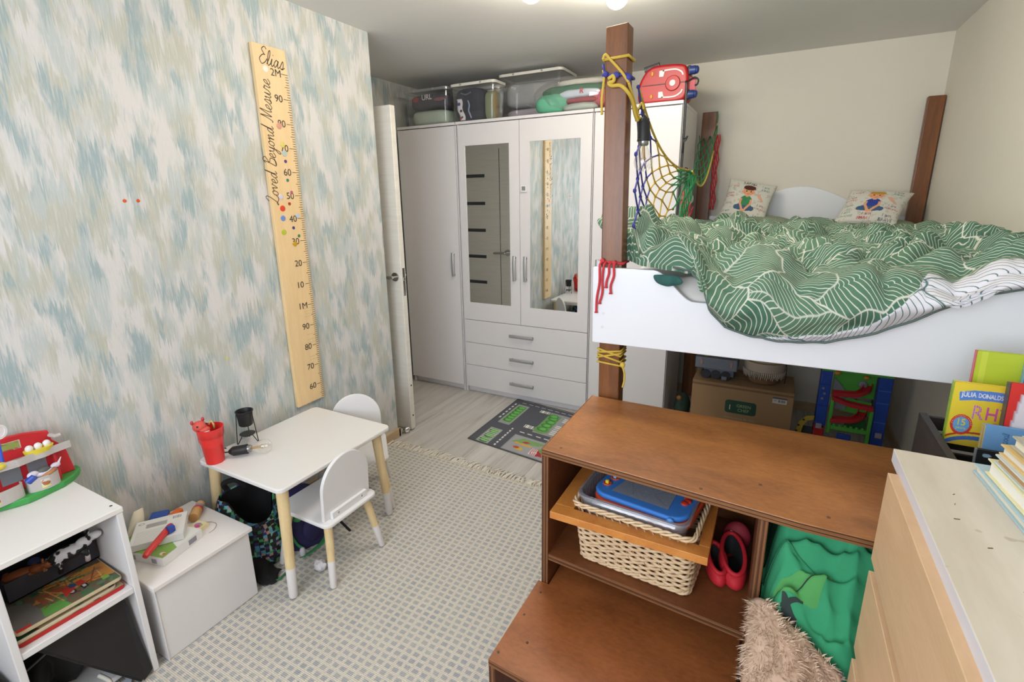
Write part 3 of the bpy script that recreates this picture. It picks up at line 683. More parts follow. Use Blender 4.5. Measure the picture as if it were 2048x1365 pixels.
dz = Vector((-.70, .71, 0)); dx = Vector((.71, .70, 0)); pm_ = Matrix((dx, Vector((0, 0, 1)), dx.cross(Vector((0, 0, 1))))).transposed().to_4x4()
zz = dz.normalized(); xx = Vector((zz.y, -zz.x, 0)); yy = zz.cross(xx); pm_ = Matrix((xx, yy, zz)).transposed().to_4x4(); pm_.translation = (.178, .842, BZ+.0185)
P('body', place(MB().lathe([(0, 0), (.017, 0), (.018, .003), (.0175, .045), (.015, .060), (0, .060)], 24), pm_), mat('c79a63', .5), pd, smooth=40)
P('sash', place(MB().lathe([(.0178, .046), (.0186, .048), (.0176, .056), (.016, .060)], 24, cap=False), pm_), mat('c8402c', .5), pd, smooth=40)
P('scarf', place(MB().lathe([(.015, .060), (.0158, .062), (.0150, .072), (.012, .075)], 24, cap=False), pm_), mat('7f93b8', .5), pd, smooth=40)
P('head', place(MB().ell((0, 0, .086), (.0155, .0155, .0155)), pm_), mat('cda066', .5), pd, smooth=180)
for nm, lb, a, col in (('toy_block', 'flat blue wooden block lying behind the white game box', (.070, .786, BZ, .055, .045, .036, 50), '2f55a8'),
                       ('toy_block', 'flat orange toy piece lying behind the white game box', (.118, .808, BZ, .025, .07, .040, 20), 'e2702e'),
                       ('picture_card', 'cream card with pink and purple print beside the peg figure', (.226, .829, BZ, .052, .046, .012, 10), 'e6d9ae')):
    b, m = rbox(*a)
    if nm == 'toy_block': P(nm, b, mat(col, .5), label=lb, cat='toy', base=a[:3], bevel=.004)
    else:
        t = thing(nm, lb, 'card', a[:3]); P('stock', b, mat(col, .6), t); c = Canvas(40, 30, 'e6d9ae'); c.disc(.45, .55, .25, 'a97fb8'); c.disc(.6, .4, .2, 'd0417c'); c.disc(.7, .6, .12, '8fb04e')
        P('print', print_mb(c, lambda u, v: tuple(m @ Vector((-.025+.050*u, -.022+.044*v, .0126)))), vcol(), t)
P('toy_wing', MB().grid(lambda u, v: (.045+.018*math.sin(PI*v)*math.cos(2*PI*u)+.02*(1-v), .708+.03*v+.030*(1-v*.5)*math.sin(2*PI*u), BZ+.001+.075*v**.8), 14, 8, wrap=True), mat('e4dcc6', .6), smooth=180, label='cream rounded toy piece standing against the wallpaper on the chest', cat='toy', base=(.05, .71, BZ))
P('cord', MB().tube(spline([(.215, .858, BZ+.0016), (.235, .872, BZ+.0016), (.262, .872, BZ+.0016), (.283, .852, BZ+.0016), (.286, .83, BZ+.0016)], 5), .0011, 5), mat('b9a79a', .7), label='thin beige string lying curved on the chest lid', cat='string', base=(.25, .86, BZ))

# ------------------------------------------------------------------ bookcase
BX, BY0, BY1 = .377, .288, .572
bc = thing('bookcase', 'low white open bookcase with one middle shelf against the wall', 'bookcase', (.19, .43, RUGZ))
for y0 in (BY0, BY1-.016): box('side_panel', (.0135, y0, RUGZ, BX, y0+.016, .567), M_WHITE, bc)
tp = box('top_panel', (.010, BY0-.002, .567, BX+.002, BY1+.002, .583), mat('e8e4e1', .4, vary=.012), bc)
for x in (.06, .345): P('cam_hole', MB().cyl((x, BY1-.012, .5826), (x, BY1-.012, .5834), .004, n=12), M_VOID, tp)
box('shelf', (.0135, BY0+.016, .302, BX-.003, BY1-.016, .321), M_WHITE, bc); box('shelf', (.0135, BY0+.016, .035, BX-.040, BY1-.016, .051), M_WHITE, bc)
box('back_panel', (.0135, BY0+.016, RUGZ, .0165, BY1-.016, .567), M_WHITE, bc, bevel=0)
# puzzle boards on the shelf
def board(name, label, z, x0, y0, x1, y1, th, cv, edge, rot=0.0, tilt=0.0):
    m = Matrix.Translation(((x0+x1)/2, (y0+y1)/2, z)) @ Matrix.Rotation(math.radians(rot), 4, 'Z') @ Matrix.Rotation(math.radians(tilt), 4, 'Y'); sx, sy = x1-x0, y1-y0
    t = thing(name, label, 'puzzle', ((x0+x1)/2, (y0+y1)/2, z), 'puzzle boards on the shelf'); b = MB(); b.xf = m; b.prism(rrect(-sx/2, -sy/2, sx/2, sy/2, .012), 0, th); b.xf = None
    P('board', b, mat(edge, .6), t, bevel=.0008)
    P('printed_face', print_mb(cv, lambda u, v: tuple(m @ Vector((sx/2-.003-(sx-.006)*v, -sy/2+.003+(sy-.006)*u, th+.0007)))), vcol(), t)
c = Canvas(60, 40, 'a99a78'); c.speckle(['5f5038', '3c5a40', 'c3b48c'], 30, .02, .07, 2); board('puzzle_board', 'red edged puzzle board lowest of the stack on the shelf', .3216, .06, .310, .352, .550, .010, c, 'b8231f', -1)
c = Canvas(90, 60, 'b8a37c'); c.speckle(['8a6a3c', '9a7d4c', '6f8a5a', '4a4038', '7a2f24'], 40, .02, .06, 3); c.poly([(0, 0), (.2, 0), (.12, .12), (0, .14)], '2f5a3c'); c.disc(.66, .1, .05, '7e2f2c'); board('puzzle_board', 'tan puzzle board in the middle of the stack on the shelf', .3325, .06, .307, .346, .530, .0085, c, 'd8cbb2', 0)
c = Canvas(130, 90, '6b5b48'); c.speckle(['4d6b4a', '5f7a58', '3d5a44'], 60, .02, .07, 4)
c.poly([(0, .0), (.30, .0), (.25, .35), (0, .55)], '6f6b68'); c.poly([(.25, .28), (1, .12), (1, .42), (.45, .50)], 'cc8a40'); c.poly([(.25, .02), (.5, .0), (.45, .16), (.28, .18)], '5f9a48')
c.poly([(.32, .2), (.6, .3), (.5, .42), (.3, .4)], '9a5538'); c.poly([(.72, .22), (.97, .3), (.95, .38), (.7, .3)], 'b8764a')
r9 = random.Random(9)
for k in range(26): c.line([(r9.uniform(.3, .95), r9.uniform(.1, .5)), (r9.uniform(.3, .95), r9.uniform(.1, .5))], .012, r9.choice(['8a3f2a', 'd59b52', '4f7a48', '3a3836', 'e0b070']))
for x in (.58, .70): c.disc(x, .18, .035, '2b2b2e', .05); c.disc(x, .18, .018, 'c9c4bc', .026)
c.poly([(.5, .14), (.62, .2), (.66, .3), (.52, .28)], 'c23a2c'); c.poly([(.66, .2), (.74, .22), (.72, .3), (.66, .3)], 'c23a2c'); c.disc(.62, .27, .035, '3a4a7a', .04)
for k in range(18): c.disc(r9.uniform(.45, 1), r9.uniform(.45, .95), .03, r9.choice(['3f7a4a', '6a9a66', '8fb09a', '2e5a3c']), .025)
c.rect(.0, .0, .13, .05, 'c8322c'); c.rect(.86, .1, .93, .16, '7fb04a')
board('puzzle_board', 'puzzle board with a colourful tractor scene lying topmost on the shelf', .352, .045, .316, .352, .549, .009, c, 'c9b795', -2, -.8)
bb = thing('toy_tray', 'dark navy open cardboard box of toys on the tractor puzzle', 'box', (.12, .46, .366))
x0, x1, y0, y1, z0, z1 = .040, .205, .345, .553, .3665, .428
for b in ((x0, y0, z0, x1, y1, z0+.003), (x1-.003, y0, z0, x1, y1, z1), (x0, y0, z0, x0+.003, y1, z1), (x0+.003, y0, z0, x1-.003, y0+.003, z1), (x0+.003, y1-.003, z0, x1-.003, y1, z1)): P('tray_wall', MB().box(*b), mat('34343f', .55), bb)
def animal(label, loc, rz, s, body, spots=None):
    t = thing('toy_cow', label, 'toy', (0, 0, 0), 'toy animals in the dark box')
    b = MB().ell((0, 0, .045), (.042, .018, .020), 16, 10).ell((.036, 0, .058), (.018, .012, .016)).ell((.058, 0, .066), (.019, .011, .011))
    P('body', b, body, t, smooth=180)
    for x in (-.028, .028):
        for y in (-.011, .011): P('leg', MB().tube([(x, y, .045), (x+.004, y, .02), (x, y, .0)], [.009, .0055, .006], 8), body, t, smooth=180)
    P('tail', MB().tube([(-.04, 0, .055), (-.05, 0, .045), (-.052, 0, .02)], [.003, .0025, .004], 6), body, t, smooth=180)
    for y in (-.012, .012): P('ear', MB().ell((.050, y, .076), (.004, .008, .004), 8, 6), body, t, smooth=180)
    t.location = loc; t.rotation_euler = rz; t.scale = (s,)*3; return t
def cowmat():
    t = NT('cow_patches'); n = t.noise(t.coord(), 38, 1); t.base(t.ramp(n, [(.49, srgb('1d1c1e')), (.52, srgb('dcd8dc'))])); t.set(Roughness=.5); return t.m
animal('black and white toy cow leaning over the rim of the dark box', (.222, .488, .398), (.30, -.12, math.radians(70)), 1.1, cowmat())
animal('reddish brown toy cow lying in the dark box behind the spotted cow', (.150, .398, .392), (.9, 0, math.radians(70)), 1.0, mat('8a4a22', .6))
P('toy_ball', MB().ell((.155, .425, .420), (.016, .016, .016)), mat('2d3f7a', .4), smooth=180, label='small dark blue ball between the two toy cows', cat='toy', base=(.155, .425, .404))
# lower compartment: bag, folder, drawing
sb = thing('black_bag', 'black fabric bag with grey piping stuffed in the bookcase bottom', 'bag', (.22, .40, .052))
P('body', MB().grid(lambda u, v: (.08+.14*v+.20*math.sin(PI*min(1, v*1.0))*.6+.02*math.cos(4*PI*u), .325+.185*u, .066+.195*(math.sin(PI*(.04+.92*u))**.5)*(1-v**2.2)+.012*fbm(u*4, v*4, 3)), 22, 18), mat('151516', .75, bump=.3, bscale=90), sb, smooth=180, solid=.01)
P('piping', MB().tube(spline([(.30, .315, .215), (.318, .36, .245), (.318, .41, .268), (.31, .45, .285)], 6), .003, 6), mat('55565a', .6), sb, smooth=180)
P('piping', MB().tube(spline([(.345, .44, .10), (.372, .452, .08), (.383, .448, .055)], 6), .006, 6), mat('c9c4bc', .6), sb, smooth=180)
P('badge', MB().grid(lambda u, v: (.325+.003*math.cos(2*PI*u)*v, .478+.020*v*math.cos(2*PI*u), .232+.016*v*math.sin(2*PI*u)), 18, 3, wrap=True), mat('55565c', .6), sb, solid=.003)
P('clip', MB().tube(spline([(.335, .492, .212), (.342, .486, .196), (.35, .492, .182), (.352, .502, .178)], 6), .0026, 6), mat('9aa0a6', .3, .7), sb, smooth=180)
fo = thing('folder', 'black ring folder leaning out of the lower bookcase shelf', 'folder', (.36, .56, .02))
fm = Matrix(((0, 0, 0, 0),)*4)
a_, b_, c_, d_ = Vector((.395, .522, .022)), Vector((.376, .553, .024)), Vector((.335, .536, .296)), Vector((.338, .335, .296))
nrm = (b_-a_).cross(d_-a_).normalized(); nrm = nrm if nrm.x > 0 else -nrm
P('cover', MB().hexa([a_, b_, c_, d_], [p+nrm*.003 for p in (a_, b_, c_, d_)]), mat('1c1a1b', .5), fo, bevel=.001)
P('pages', MB().hexa([p-nrm*.010 for p in (a_.lerp(b_, .25), b_, c_, d_.lerp(c_, .25))], [p-nrm*.0005 for p in (a_.lerp(b_, .25), b_, c_, d_.lerp(c_, .25))]), mat('d8d4cb', .8), fo)
P('cover', MB().hexa([p-nrm*.014 for p in (a_, b_, c_, d_)], [p-nrm*.0105 for p in (a_, b_, c_, d_)]), mat('1c1a1b', .5), fo, bevel=.001)
c = Canvas(60, 60, 'b9c2cf')
for k in range(7): c.line([(r9.random(), r9.random()), (r9.random(), r9.random())], .012, '8490a2')
for x, y in ((.3, .7), (.5, .6), (.35, .45), (.6, .35), (.3, .25)): c.disc(x, y, .07, '8893a5'); c.disc(x, y, .05, 'b9c2cf')
dp = thing('drawing', 'pale blue sheet with pencil drawing in the bookcase bottom', 'paper', (.40, .50, .012))
P('sheet', print_mb(c, lambda u, v: (.425-.075*u-.02*v, .385+.055*u+.085*v, .0105+.004*u+.006*v)), vcol('drawing_paper', .8), dp, solid=.0006)
# dark boxes left of the bookcase
box('storage_tub', (.10, .14, RUGZ, .36, .268, .235), mat('2e2f3d', .5), None, bevel=.01, label='dark navy storage tub on the rug left of the bookcase', cat='tub', base=(.23, .2, RUGZ))
# ------------------------------------------------------------------ toy farm stall on the bookcase
fs = thing('farm_toy', 'red, green and grey toy farm stall standing on the white bookcase', 'toy', (.06, .42, .5835))
M_RED = mat('cf2f37', .4); M_GRN = mat('3f9a4b', .42); M_LG = mat('bdb6b3', .45); M_YEL = mat('e3cf3e', .4)
ed = [(.094, .20), (.098, .30), (.096, .402), (.112, .43), (.121, .459), (.118, .49), (.111, .519), (.107, .546), (.088, .580), (.066, .600), (.045, .612), (.020, .612), (.020, .20)]
P('base', MB().prism(ed, .5835, .604), M_GRN, fs, bevel=.004)
P('back_board', MB().prism([(.20, .604), (.596, .604), (.585, .690), (.560, .725), (.556, .757), (.50, .772), (.44, .778), (.20, .780)], .046, .058, 0), M_RED, fs, bevel=.003)
P('side_wing', MB().box(.058, .545, .604, .085, .553, .690), M_RED, fs, bevel=.002)
sh = MB()
sh.prism([(.058, .20), (.058, .585), (.104, .585), (.106, .545), (.112, .52), (.110, .495), (.116, .46), (.110, .43), (.112, .20)], .700, .704)
def lip(pts, z0, z1, th=.003):
    m_ = MB(); n = len(pts); v = []; f = []
    for i, (x, y) in enumerate(pts):
        a, b = pts[max(0, i-1)], pts[min(n-1, i+1)]; d = Vector((b[0]-a[0], b[1]-a[1])).normalized(); nx, ny = -d.y*th, d.x*th
        v += [(x, y, z0), (x, y, z1), (x+nx, y+ny, z1), (x+nx, y+ny, z0)]
    for i in range(n-1):
        for k in range(4): f.append((4*i+k, 4*i+(k+1) % 4, 4*i+4+(k+1) % 4, 4*i+4+k))
    f += [(0, 1, 2, 3), (4*n-1, 4*n-2, 4*n-3, 4*n-4)]; return m_.add(v, f)
P('tray', sh, M_LG, fs)
P('tray_rim', lip([(p.x, p.y) for p in spline([(.112, .20, 0), (.110, .43, 0), (.116, .46, 0), (.110, .495, 0), (.112, .52, 0), (.106, .545, 0), (.104, .585, 0)], 5)], .704, .722), M_LG, fs)
P('clip', MB().tube([(.06, .556, .742), (.085, .560, .742), (.085, .572, .742)], .006, 8), M_LG, fs)
for (y0, y1) in ((.335, .461), (.469, .545)):
    pts = [(p.x, p.y) for p in spline([(.085, y0, 0), (.104, y0+.006, 0), (.116, (y0+y1)/2, 0), (.106, y1-.006, 0), (.085, y1, 0)], 5)]
    o = P('bin', lip(pts, .604, .645), M_LG, fs)
    c = Canvas(40, 28, 'd9d4cf'); c.rect(0, 0, 1, .3, 'd7d58a'); c.disc(.5, .45, .22, 'a86a45', .22); c.disc(.35, .6, .12, 'a86a45'); c.rect(.7, .1, .85, .3, '4a7fc0'); c.line([(.2, .7), (.35, .9)], .06, 'c23a3a'); c.line([(.75, .6), (.8, .9)], .06, 'c23a3a')
    ym = (y0+y1)/2
    P('sticker', print_mb(c, lambda u, v: (.1172-.010*(2*u-1)**2, ym-.020+.040*u, .611+.026*v)), vcol(), o)
c = Canvas(60, 24, 'cfc6c0'); c.rect(.04, .1, .96, .9, '9aa85e'); c.speckle(['b0564a', 'c98a90', '7f9a4a'], 16, .03, .12, 5)
P('sticker', print_mb(c, lambda u, v: (.0588, .395+.095*u, .738+.026*v-.006*u)), vcol(), fs)
P('window_card', MB().box(.0582, .43, .635, .0590, .475, .685).box(.0582, .49, .645, .0590, .535, .690), mat('8d8f98'), fs)
P('post', MB().cyl((.09, .436, .704), (.10, .440, .845), .004), mat('3f5fd0', .4), fs, smooth=50)
P('post_ball', MB().ell((.10, .443, .858), (.013, .013, .013)), mat('3a62e6', .4), fs, smooth=180)
P('sign', place(MB().lathe([(.021, -.003), (.021, .003), (.015, .003), (.015, .001), (0, .001)], 20), frame((.104, .441, .812), (-.35, 1, .2), (0, -.2, 1))), mat('e8e2e6', .4), fs, smooth=40)
eg = thing('egg_tray', 'yellow toy tray of white eggs on the red farm stall', 'toy', (.092, .515, .705))
P('tray', place(MB().lathe([(.0, .0), (.014, .0), (.022, .012), (.024, .024), (.021, .024), (0, .021)], 22), Matrix.Translation((.094, .515, .7045)) @ Matrix.Diagonal((.85, 1.45, 1, 1))), M_YEL, eg, smooth=50)
for y in (.495, .515, .535): P('egg', MB().ell((.094, y, .733), (.0095, .0095, .0105)), mat('e6e2e2', .4), eg, smooth=180)
P('toy_ring', MB().tube([(.100+.012*math.cos(a*PI/10), .415+.020*math.sin(a*PI/10), .7145) for a in range(20)], .0075, 10, closed=True), M_YEL, smooth=180, label='yellow toy ring on the grey tray of the farm stall', cat='toy', base=(.10, .415, .706))
un = thing('toy_goat', 'white toy animal with grey back lying in the farm stall bin', 'toy', (.098, .515, .606))
P('body', MB().ell((.098, .512, .648), (.011, .026, .012)).ell((.100, .540, .660), (.008, .012, .008)).ell((.100, .487, .656), (.007, .014, .010)), mat('d9d2e2', .5), un, smooth=180)
P('saddle', MB().ell((.097, .512, .657), (.011, .016, .010)), mat('5d5f5c', .6), un, smooth=180)
P('horn', MB().tube([(.101, .546, .662), (.102, .556, .680)], [.004, .001], 8), mat('e0d9de', .5), un, smooth=60)
P('leg', MB().tube([(.104, .50, .640), (.112, .520, .648), (.110, .535, .655)], .006, 8), mat('b07a50', .6), un, smooth=180)
P('toy_barrel', MB().cyl((.100, .472, .640), (.106, .488, .652), .010, n=16), mat('2f4fb0', .4), smooth=50, label='small blue toy barrel in the bin of the farm stall', cat='toy', base=(.10, .475, .630))

# ------------------------------------------------------------------ school bags and tissue under the table
def pixels():
    t = NT('pixel_print_fabric'); co = t.coord()
    def cells(k, o):
        v = t.node('ShaderNodeVectorMath', operation='FLOOR'); t.put(v.inputs[0], t.mapping(co, (k, k, k), (o, o, o)))
        return t.node('ShaderNodeTexWhiteNoise', ins={'Vector': v.outputs[0]}).outputs['Value']
    cols = ['17181c', '1b2a22', '3f9a5a', '16161a', '4f8fb4', '1e1d24', '3c3470', '2f6a4c', 'b08a88', '1d2320', '17181c', '5fa0c0', '222426', '7fae98']
    c = t.ramp(cells(80, 0), [(i/len(cols), srgb(x)) for i, x in enumerate(cols)], 'CONSTANT')
    t.base(c); t.set(Roughness=.75); return t.m
M_PIX = pixels(); M_BLKF = mat('141416', .85, bump=.3, bscale=120, name='black_lining'); M_PUR = mat('26214e', .8, bump=.3, bscale=150, name='purple_fabric'); M_GRNF = mat('2f7a48', .8, bump=.3, bscale=200, name='green_webbing')
b1 = thing('backpack', 'open black backpack with colourful pixel print under the white table', 'backpack', (.20, 1.05, RUGZ))
def sack(u, v):
    a = 2*PI*u; r = 1+.10*math.sin(3*a+2*v)+.06*fbm(u*5, v*5, 1); h = v
    zt = RUGZ+.30*h*(1-.35*max(0, math.cos(a))*h)
    return (.190+(.100+.02*math.sin(PI*h))*r*math.cos(a)*(.85+.25*(1-h)), 1.048+(.100+.02*math.sin(PI*h))*r*math.sin(a), max(RUGZ+.001, zt))
P('body', MB().grid(sack, 40, 18, wrap=True), M_PIX, b1, smooth=180, solid=.004)
P('lining', MB().grid(lambda u, v: tuple(Vector((.190, 1.048, 0)).lerp(Vector(sack(u, 1-.75*v)), .90-.25*v)[:2])+(sack(u, 1-.75*v)[2]-.004,), 40, 12, wrap=True), M_BLKF, b1, smooth=180)
P('floor_panel', MB().ell((.175, 1.045, .07), (.08, .08, .03)), M_BLKF, b1, smooth=180)
P('flap', MB().grid(lambda u, v: (.25+.125*v+.02*math.sin(5*u), .950+.085*u+.012*math.sin(6*v), RUGZ+.004+.060*(1-v)**1.6*math.sin(PI*(.15+.7*u))+.006*abs(fbm(u*5, v*5, 9))), 20, 14), M_BLKF, b1, smooth=180, solid=.004)
P('flap_piping', MB().tube(spline([(.30, .948, .016), (.36, .960, .016), (.392, .985, .015), (.388, 1.030, .015)], 6), .004, 6), M_GRNF, b1, smooth=180)
P('top_loop', MB().tube(spline([(.10, 1.02, .30), (.12, 1.0, .345), (.15, 1.03, .352), (.16, 1.06, .31)], 6), .010, 8), M_BLKF, b1, smooth=180)
P('strap', MB().grid(lambda u, v: (.20+.03*u-.10*v, 1.14+.02*v+.02*u, .25-.16*v+.05*math.sin(PI*v)), 4, 12), M_PIX, b1, smooth=180, solid=.004)
b2 = thing('backpack', 'dark purple backpack with green piping under the white chair', 'backpack', (.33, 1.24, RUGZ))
P('body', MB().grid(lambda u, v: (.285+(.095+.01*math.sin(3*PI*u*2))*math.cos(2*PI*u)*(1-.25*v**3)*1.05, 1.255+.095*math.sin(2*PI*u)*(1-.35*v**3), RUGZ+.001+.215*v+.01*fbm(u*4, v*4, 7)), 34, 16, wrap=True), M_PUR, b2, smooth=180)
P('top_cover', MB().ell((.285, 1.255, .215), (.075, .066, .028)), M_PUR, b2, smooth=180)
P('front_pocket', MB().ell((.365, 1.25, .09), (.028, .06, .07)), M_PUR, b2, smooth=180)
P('patch', MB().ell((.352, 1.185, .17), (.022, .022, .022)).ell((.378, 1.262, .165), (.012, .03, .014)), mat('3f9a55', .7), b2, smooth=180)
P('piping', MB().tube(spline([(.25, 1.17, .225), (.285, 1.158, .19), (.315, 1.160, .12), (.345, 1.17, .05), (.37, 1.185, .022)], 6), .006, 8), M_GRNF, b2, smooth=180)
P('strap', MB().grid(lambda u, v: (.40+.028*u+.04*math.sin(PI*v), 1.30-.165*v+.006*u, .13-.105*v**.7+.012*u), 4, 16), M_GRNF, b2, smooth=180, solid=.003)
P('strap', MB().grid(lambda u, v: (.40+.05*v+.012*u, 1.30+.055*v, .14-.12*v+.01*u), 3, 8), M_BLKF, b2, smooth=180, solid=.003)
P('keyring', MB().ell((.405, 1.150, .045), (.014, .012, .022)), mat('b9b6be', .6), b2, smooth=180)
b2.location = (b2.location.x-.02, b2.location.y-.038, b2.location.z)
ts = MB().ell((0, 0, .021), (.026, .022, .021), 18, 12)
ts.v = [tuple(Vector(p)*(1+.30*mnoise.noise(Vector(p)*70))) for p in ts.v]
ts.v = [(x, y, max(z, 0)) for x, y, z in ts.v]
o = P('tissue', ts, mat('dedade', .9), smooth=30, label='crumpled white paper tissue on the rug beside a chair leg', cat='tissue'); o.location = (.492, 1.103, RUGZ)
# ------------------------------------------------------------------ loft bed
FY = 1.51                                   # front face of the footboard
bed = thing('loft_bed', 'white loft bed on brown wooden posts in the far corner', 'bed', (2.05, 2.6, 0))
def post(b, t, name='post'): return P(name, MB().hexa(b, t), M_POST, bed, bevel=.004, seg=3)
post([(1.468, 1.531, .009), (1.541, 1.531, .009), (1.541, 1.590, .009), (1.468, 1.590, .009)], [(1.448, 1.531, 1.889), (1.513, 1.531, 1.893), (1.513, 1.590, 1.893), (1.448, 1.590, 1.889)])
post([(1.437, 3.590, .0008), (1.522, 3.590, .0008), (1.522, 3.632, .0008), (1.437, 3.632, .0008)], [(1.437, 3.590, 1.930), (1.522, 3.590, 1.930), (1.522, 3.632, 1.930), (1.437, 3.632, 1.930)])
post([(2.574, 3.592, .0008), (2.646, 3.592, .0008), (2.646, 3.634, .0008), (2.574, 3.634, .0008)], [(2.580, 3.592, 1.918), (2.656, 3.592, 1.918), (2.656, 3.634, 1.918), (2.580, 3.634, 1.918)])
post([(2.575, 1.531, .0008), (2.646, 1.531, .0008), (2.646, 1.590, .0008), (2.575, 1.590, .0008)], [(2.575, 1.531, 1.10), (2.648, 1.531, 1.10), (2.648, 1.590, 1.10), (2.575, 1.590, 1.10)])
M_BEDW = mat('e6e7ec', .35, vary=.01, name='white_lacquered_bed_board')
top = [(1.436, 1.203), (1.625, 1.203)]+[(1.625+.125*t, 1.203-.088*(t*t*(3-2*t))) for t in [k/12 for k in range(1, 13)]]
top += [(2.17, 1.115)]+[(2.17+.125*t, 1.115+.09*(t*t*(3-2*t))) for t in [k/12 for k in range(1, 13)]]+[(2.655, 1.205)]
P('footboard', MB().prism([(2.655, .966), (1.440, .955)]+top, FY, FY+.020, 1), M_BEDW, bed, bevel=.003)
for x, z in ((1.479, 1.135), (1.475, 1.055), (1.473, 1.01)): P('screw_cap', MB().cyl((x, FY+.001, z), (x, FY-.0012, z), .005, n=14), mat('dcdde2', .4), bed)
hb = [(1.437, 1.285), (1.60, 1.285)]+[(1.60+.88*k/24, 1.285+.178*math.sin(PI*k/24)**1.4) for k in range(1, 24)]+[(2.48, 1.285), (2.655, 1.285)]
P('headboard', MB().prism([(2.655, .96), (1.437, .96)]+hb, 3.636, 3.655, 1), M_BEDW, bed, bevel=.003)
P('side_rail', MB().box(1.437, 1.591, .975, 1.456, 3.589, 1.12), M_BEDW, bed); P('side_rail', MB().box(2.636, 1.591, .975, 2.655, 3.589, 1.12), M_BEDW, bed)
P('dowel', MB().cyl((1.452, FY-.0005+.012, 1.203), (1.452, FY+.0115, 1.222), .006, n=12), mat('c9ccd2', .4), bed)
for k in range(12): P('slat', MB().box(1.457, 1.63+.165*k, .985, 2.635, 1.70+.165*k, 1.003), mat('d9cdb4', .6), bed)
mt = box('mattress', (1.462, 1.597, 1.0045, 2.63, 3.583, 1.150), mat('dfe0e6', .9, bump=.2, bscale=120), None, bevel=.04, label='white mattress lying in the loft bed under the leaf duvet', cat='mattress', base=(2.05, 2.5, 1.004), seg=4)

# ------------------------------------------------------------------ leaf-patterned bedding
def leaf_mat(name, ground, line, ground2=None, k=5.2, vein=64, wl=.30, flip=None):
    t = NT(name); uv = t.coord('UV')
    n = t.node('ShaderNodeTexNoise', ins={'Vector': uv, 'Scale': 6.0, 'Detail': 2.0}).outputs['Color']
    wv = t.node('ShaderNodeVectorMath', operation='MULTIPLY_ADD', ins={0: n, 1: (.045,)*3, 2: uv}).outputs[0]
    vo = t.node('ShaderNodeTexVoronoi', voronoi_dimensions='2D', feature='F1', ins={'Vector': wv, 'Scale': k, 'Randomness': .85})
    de = t.node('ShaderNodeTexVoronoi', voronoi_dimensions='2D', feature='DISTANCE_TO_EDGE', ins={'Vector': wv, 'Scale': k, 'Randomness': .85})
    loc = t.node('ShaderNodeVectorMath', operation='SUBTRACT', ins={0: wv, 1: vo.outputs['Position']}).outputs[0]
    r = t.sep(vo.outputs['Color'])
    rot = t.node('ShaderNodeVectorRotate', rotation_type='Z_AXIS', ins={'Vector': loc, 'Angle': t.math('MULTIPLY', r[0], 6.283)}).outputs[0]
    x, y, _ = t.sep(rot)[:3]
    yo = t.math('ADD', y, t.math('MULTIPLY', t.math('MULTIPLY', x, x), 2.2)); ay = t.math('ABSOLUTE', yo)
    ph = t.math('MULTIPLY', t.math('SUBTRACT', t.math('ADD', x, t.math('MULTIPLY', ay, .75)), t.math('MULTIPLY', t.math('MULTIPLY', ay, ay), 2.6)), vein)
    fr_ = t.math('ABSOLUTE', t.math('SUBTRACT', t.math('FRACT', ph), .5))
    vl = t.ramp(fr_, [(wl*.5-.03, (1,)*3), (wl*.5+.05, (0,)*3)])
    mid = t.ramp(ay, [(.0012, (1,)*3), (.0028, (0,)*3)]); ed_ = t.ramp(de.outputs['Distance'], [(.005, (1,)*3), (.013, (0,)*3)])
    f = t.math('MAXIMUM', vl, t.math('MAXIMUM', mid, ed_))
    g = t.mix(r[1], srgb(ground), srgb(ground2 or ground)); c = t.mix(f, g, srgb(line))
    if flip:      # the turned-up underside shows white cloth with thin green lines
        at = t.node('ShaderNodeVertexColor', layer_name='Col').outputs[0]
        vl2 = t.ramp(fr_, [(.045, (1,)*3), (.10, (0,)*3)]); f2 = t.math('MAXIMUM', vl2, t.math('MAXIMUM', mid, ed_))
        k2 = t.ramp(at, [(.495, (0,)*3), (.505, (1,)*3)]); c = t.mix(k2, c, t.mix(f2, srgb(flip[0]), srgb(flip[1])))
    t.base(c); t.set(Roughness=.85); t.bump(t.noise(t.mapping(uv, (900, 900, 900)), 1, 1), .1, .0006)
    return t.m
M_LEAF = leaf_mat('green_leaf_print', '436c57', 'cfd0c2', '5a7c63', k=3.9, vein=74, wl=.15, flip=('dddbe2', '52706a'))
M_LEAFP = leaf_mat('grey_green_leaf_print', '7f9179', 'b9bea8', '88987e', k=3.9, wl=.16)
def lerp_tab(tab, x):
    if x <= tab[0][0]: return tab[0][1]
    for (a, p), (b, q) in zip(tab, tab[1:]):
        if x <= b: return p+(q-p)*(x-a)/(b-a)
    return tab[-1][1]
ZLOW = [(1.50, 1.235), (1.60, 1.225), (1.70, 1.214), (1.745, 1.20), (1.771, 1.174), (1.796, 1.103), (1.84, 1.058), (1.906, 1.040), (1.98, 1.036), (2.083, 1.045), (2.185, 1.082), (2.276, 1.136), (2.318, 1.164), (2.366, 1.192), (2.437, 1.212), (2.66, 1.225)]
BAND = [(1.50, 0), (1.90, 1.03), (1.979, 1.048), (2.08, 1.070), (2.162, 1.099), (2.223, 1.168), (2.263, 1.219), (2.32, 1.258), (2.422, 1.290), (2.66, 1.300)]
def ridge(x, y, s, seed):
    wx = x+.06*mnoise.noise(Vector((x*5, y*5, seed))); wy = y+.06*mnoise.noise(Vector((x*5, y*5, seed+9)))
    return (1-abs(mnoise.noise(Vector((wx*s, wy*s*1.25, seed*3.1)))))**2.2
def billow(x, y, s, seed):
    wx = x+.07*mnoise.noise(Vector((x*4, y*4, seed))); wy = y+.07*mnoise.noise(Vector((x*4, y*4, seed+9)))
    n = mnoise.noise(Vector((wx*s, wy*s*1.2, seed*3.1))); return min(1, (n*n+.0012)**.5*2.1)**.75
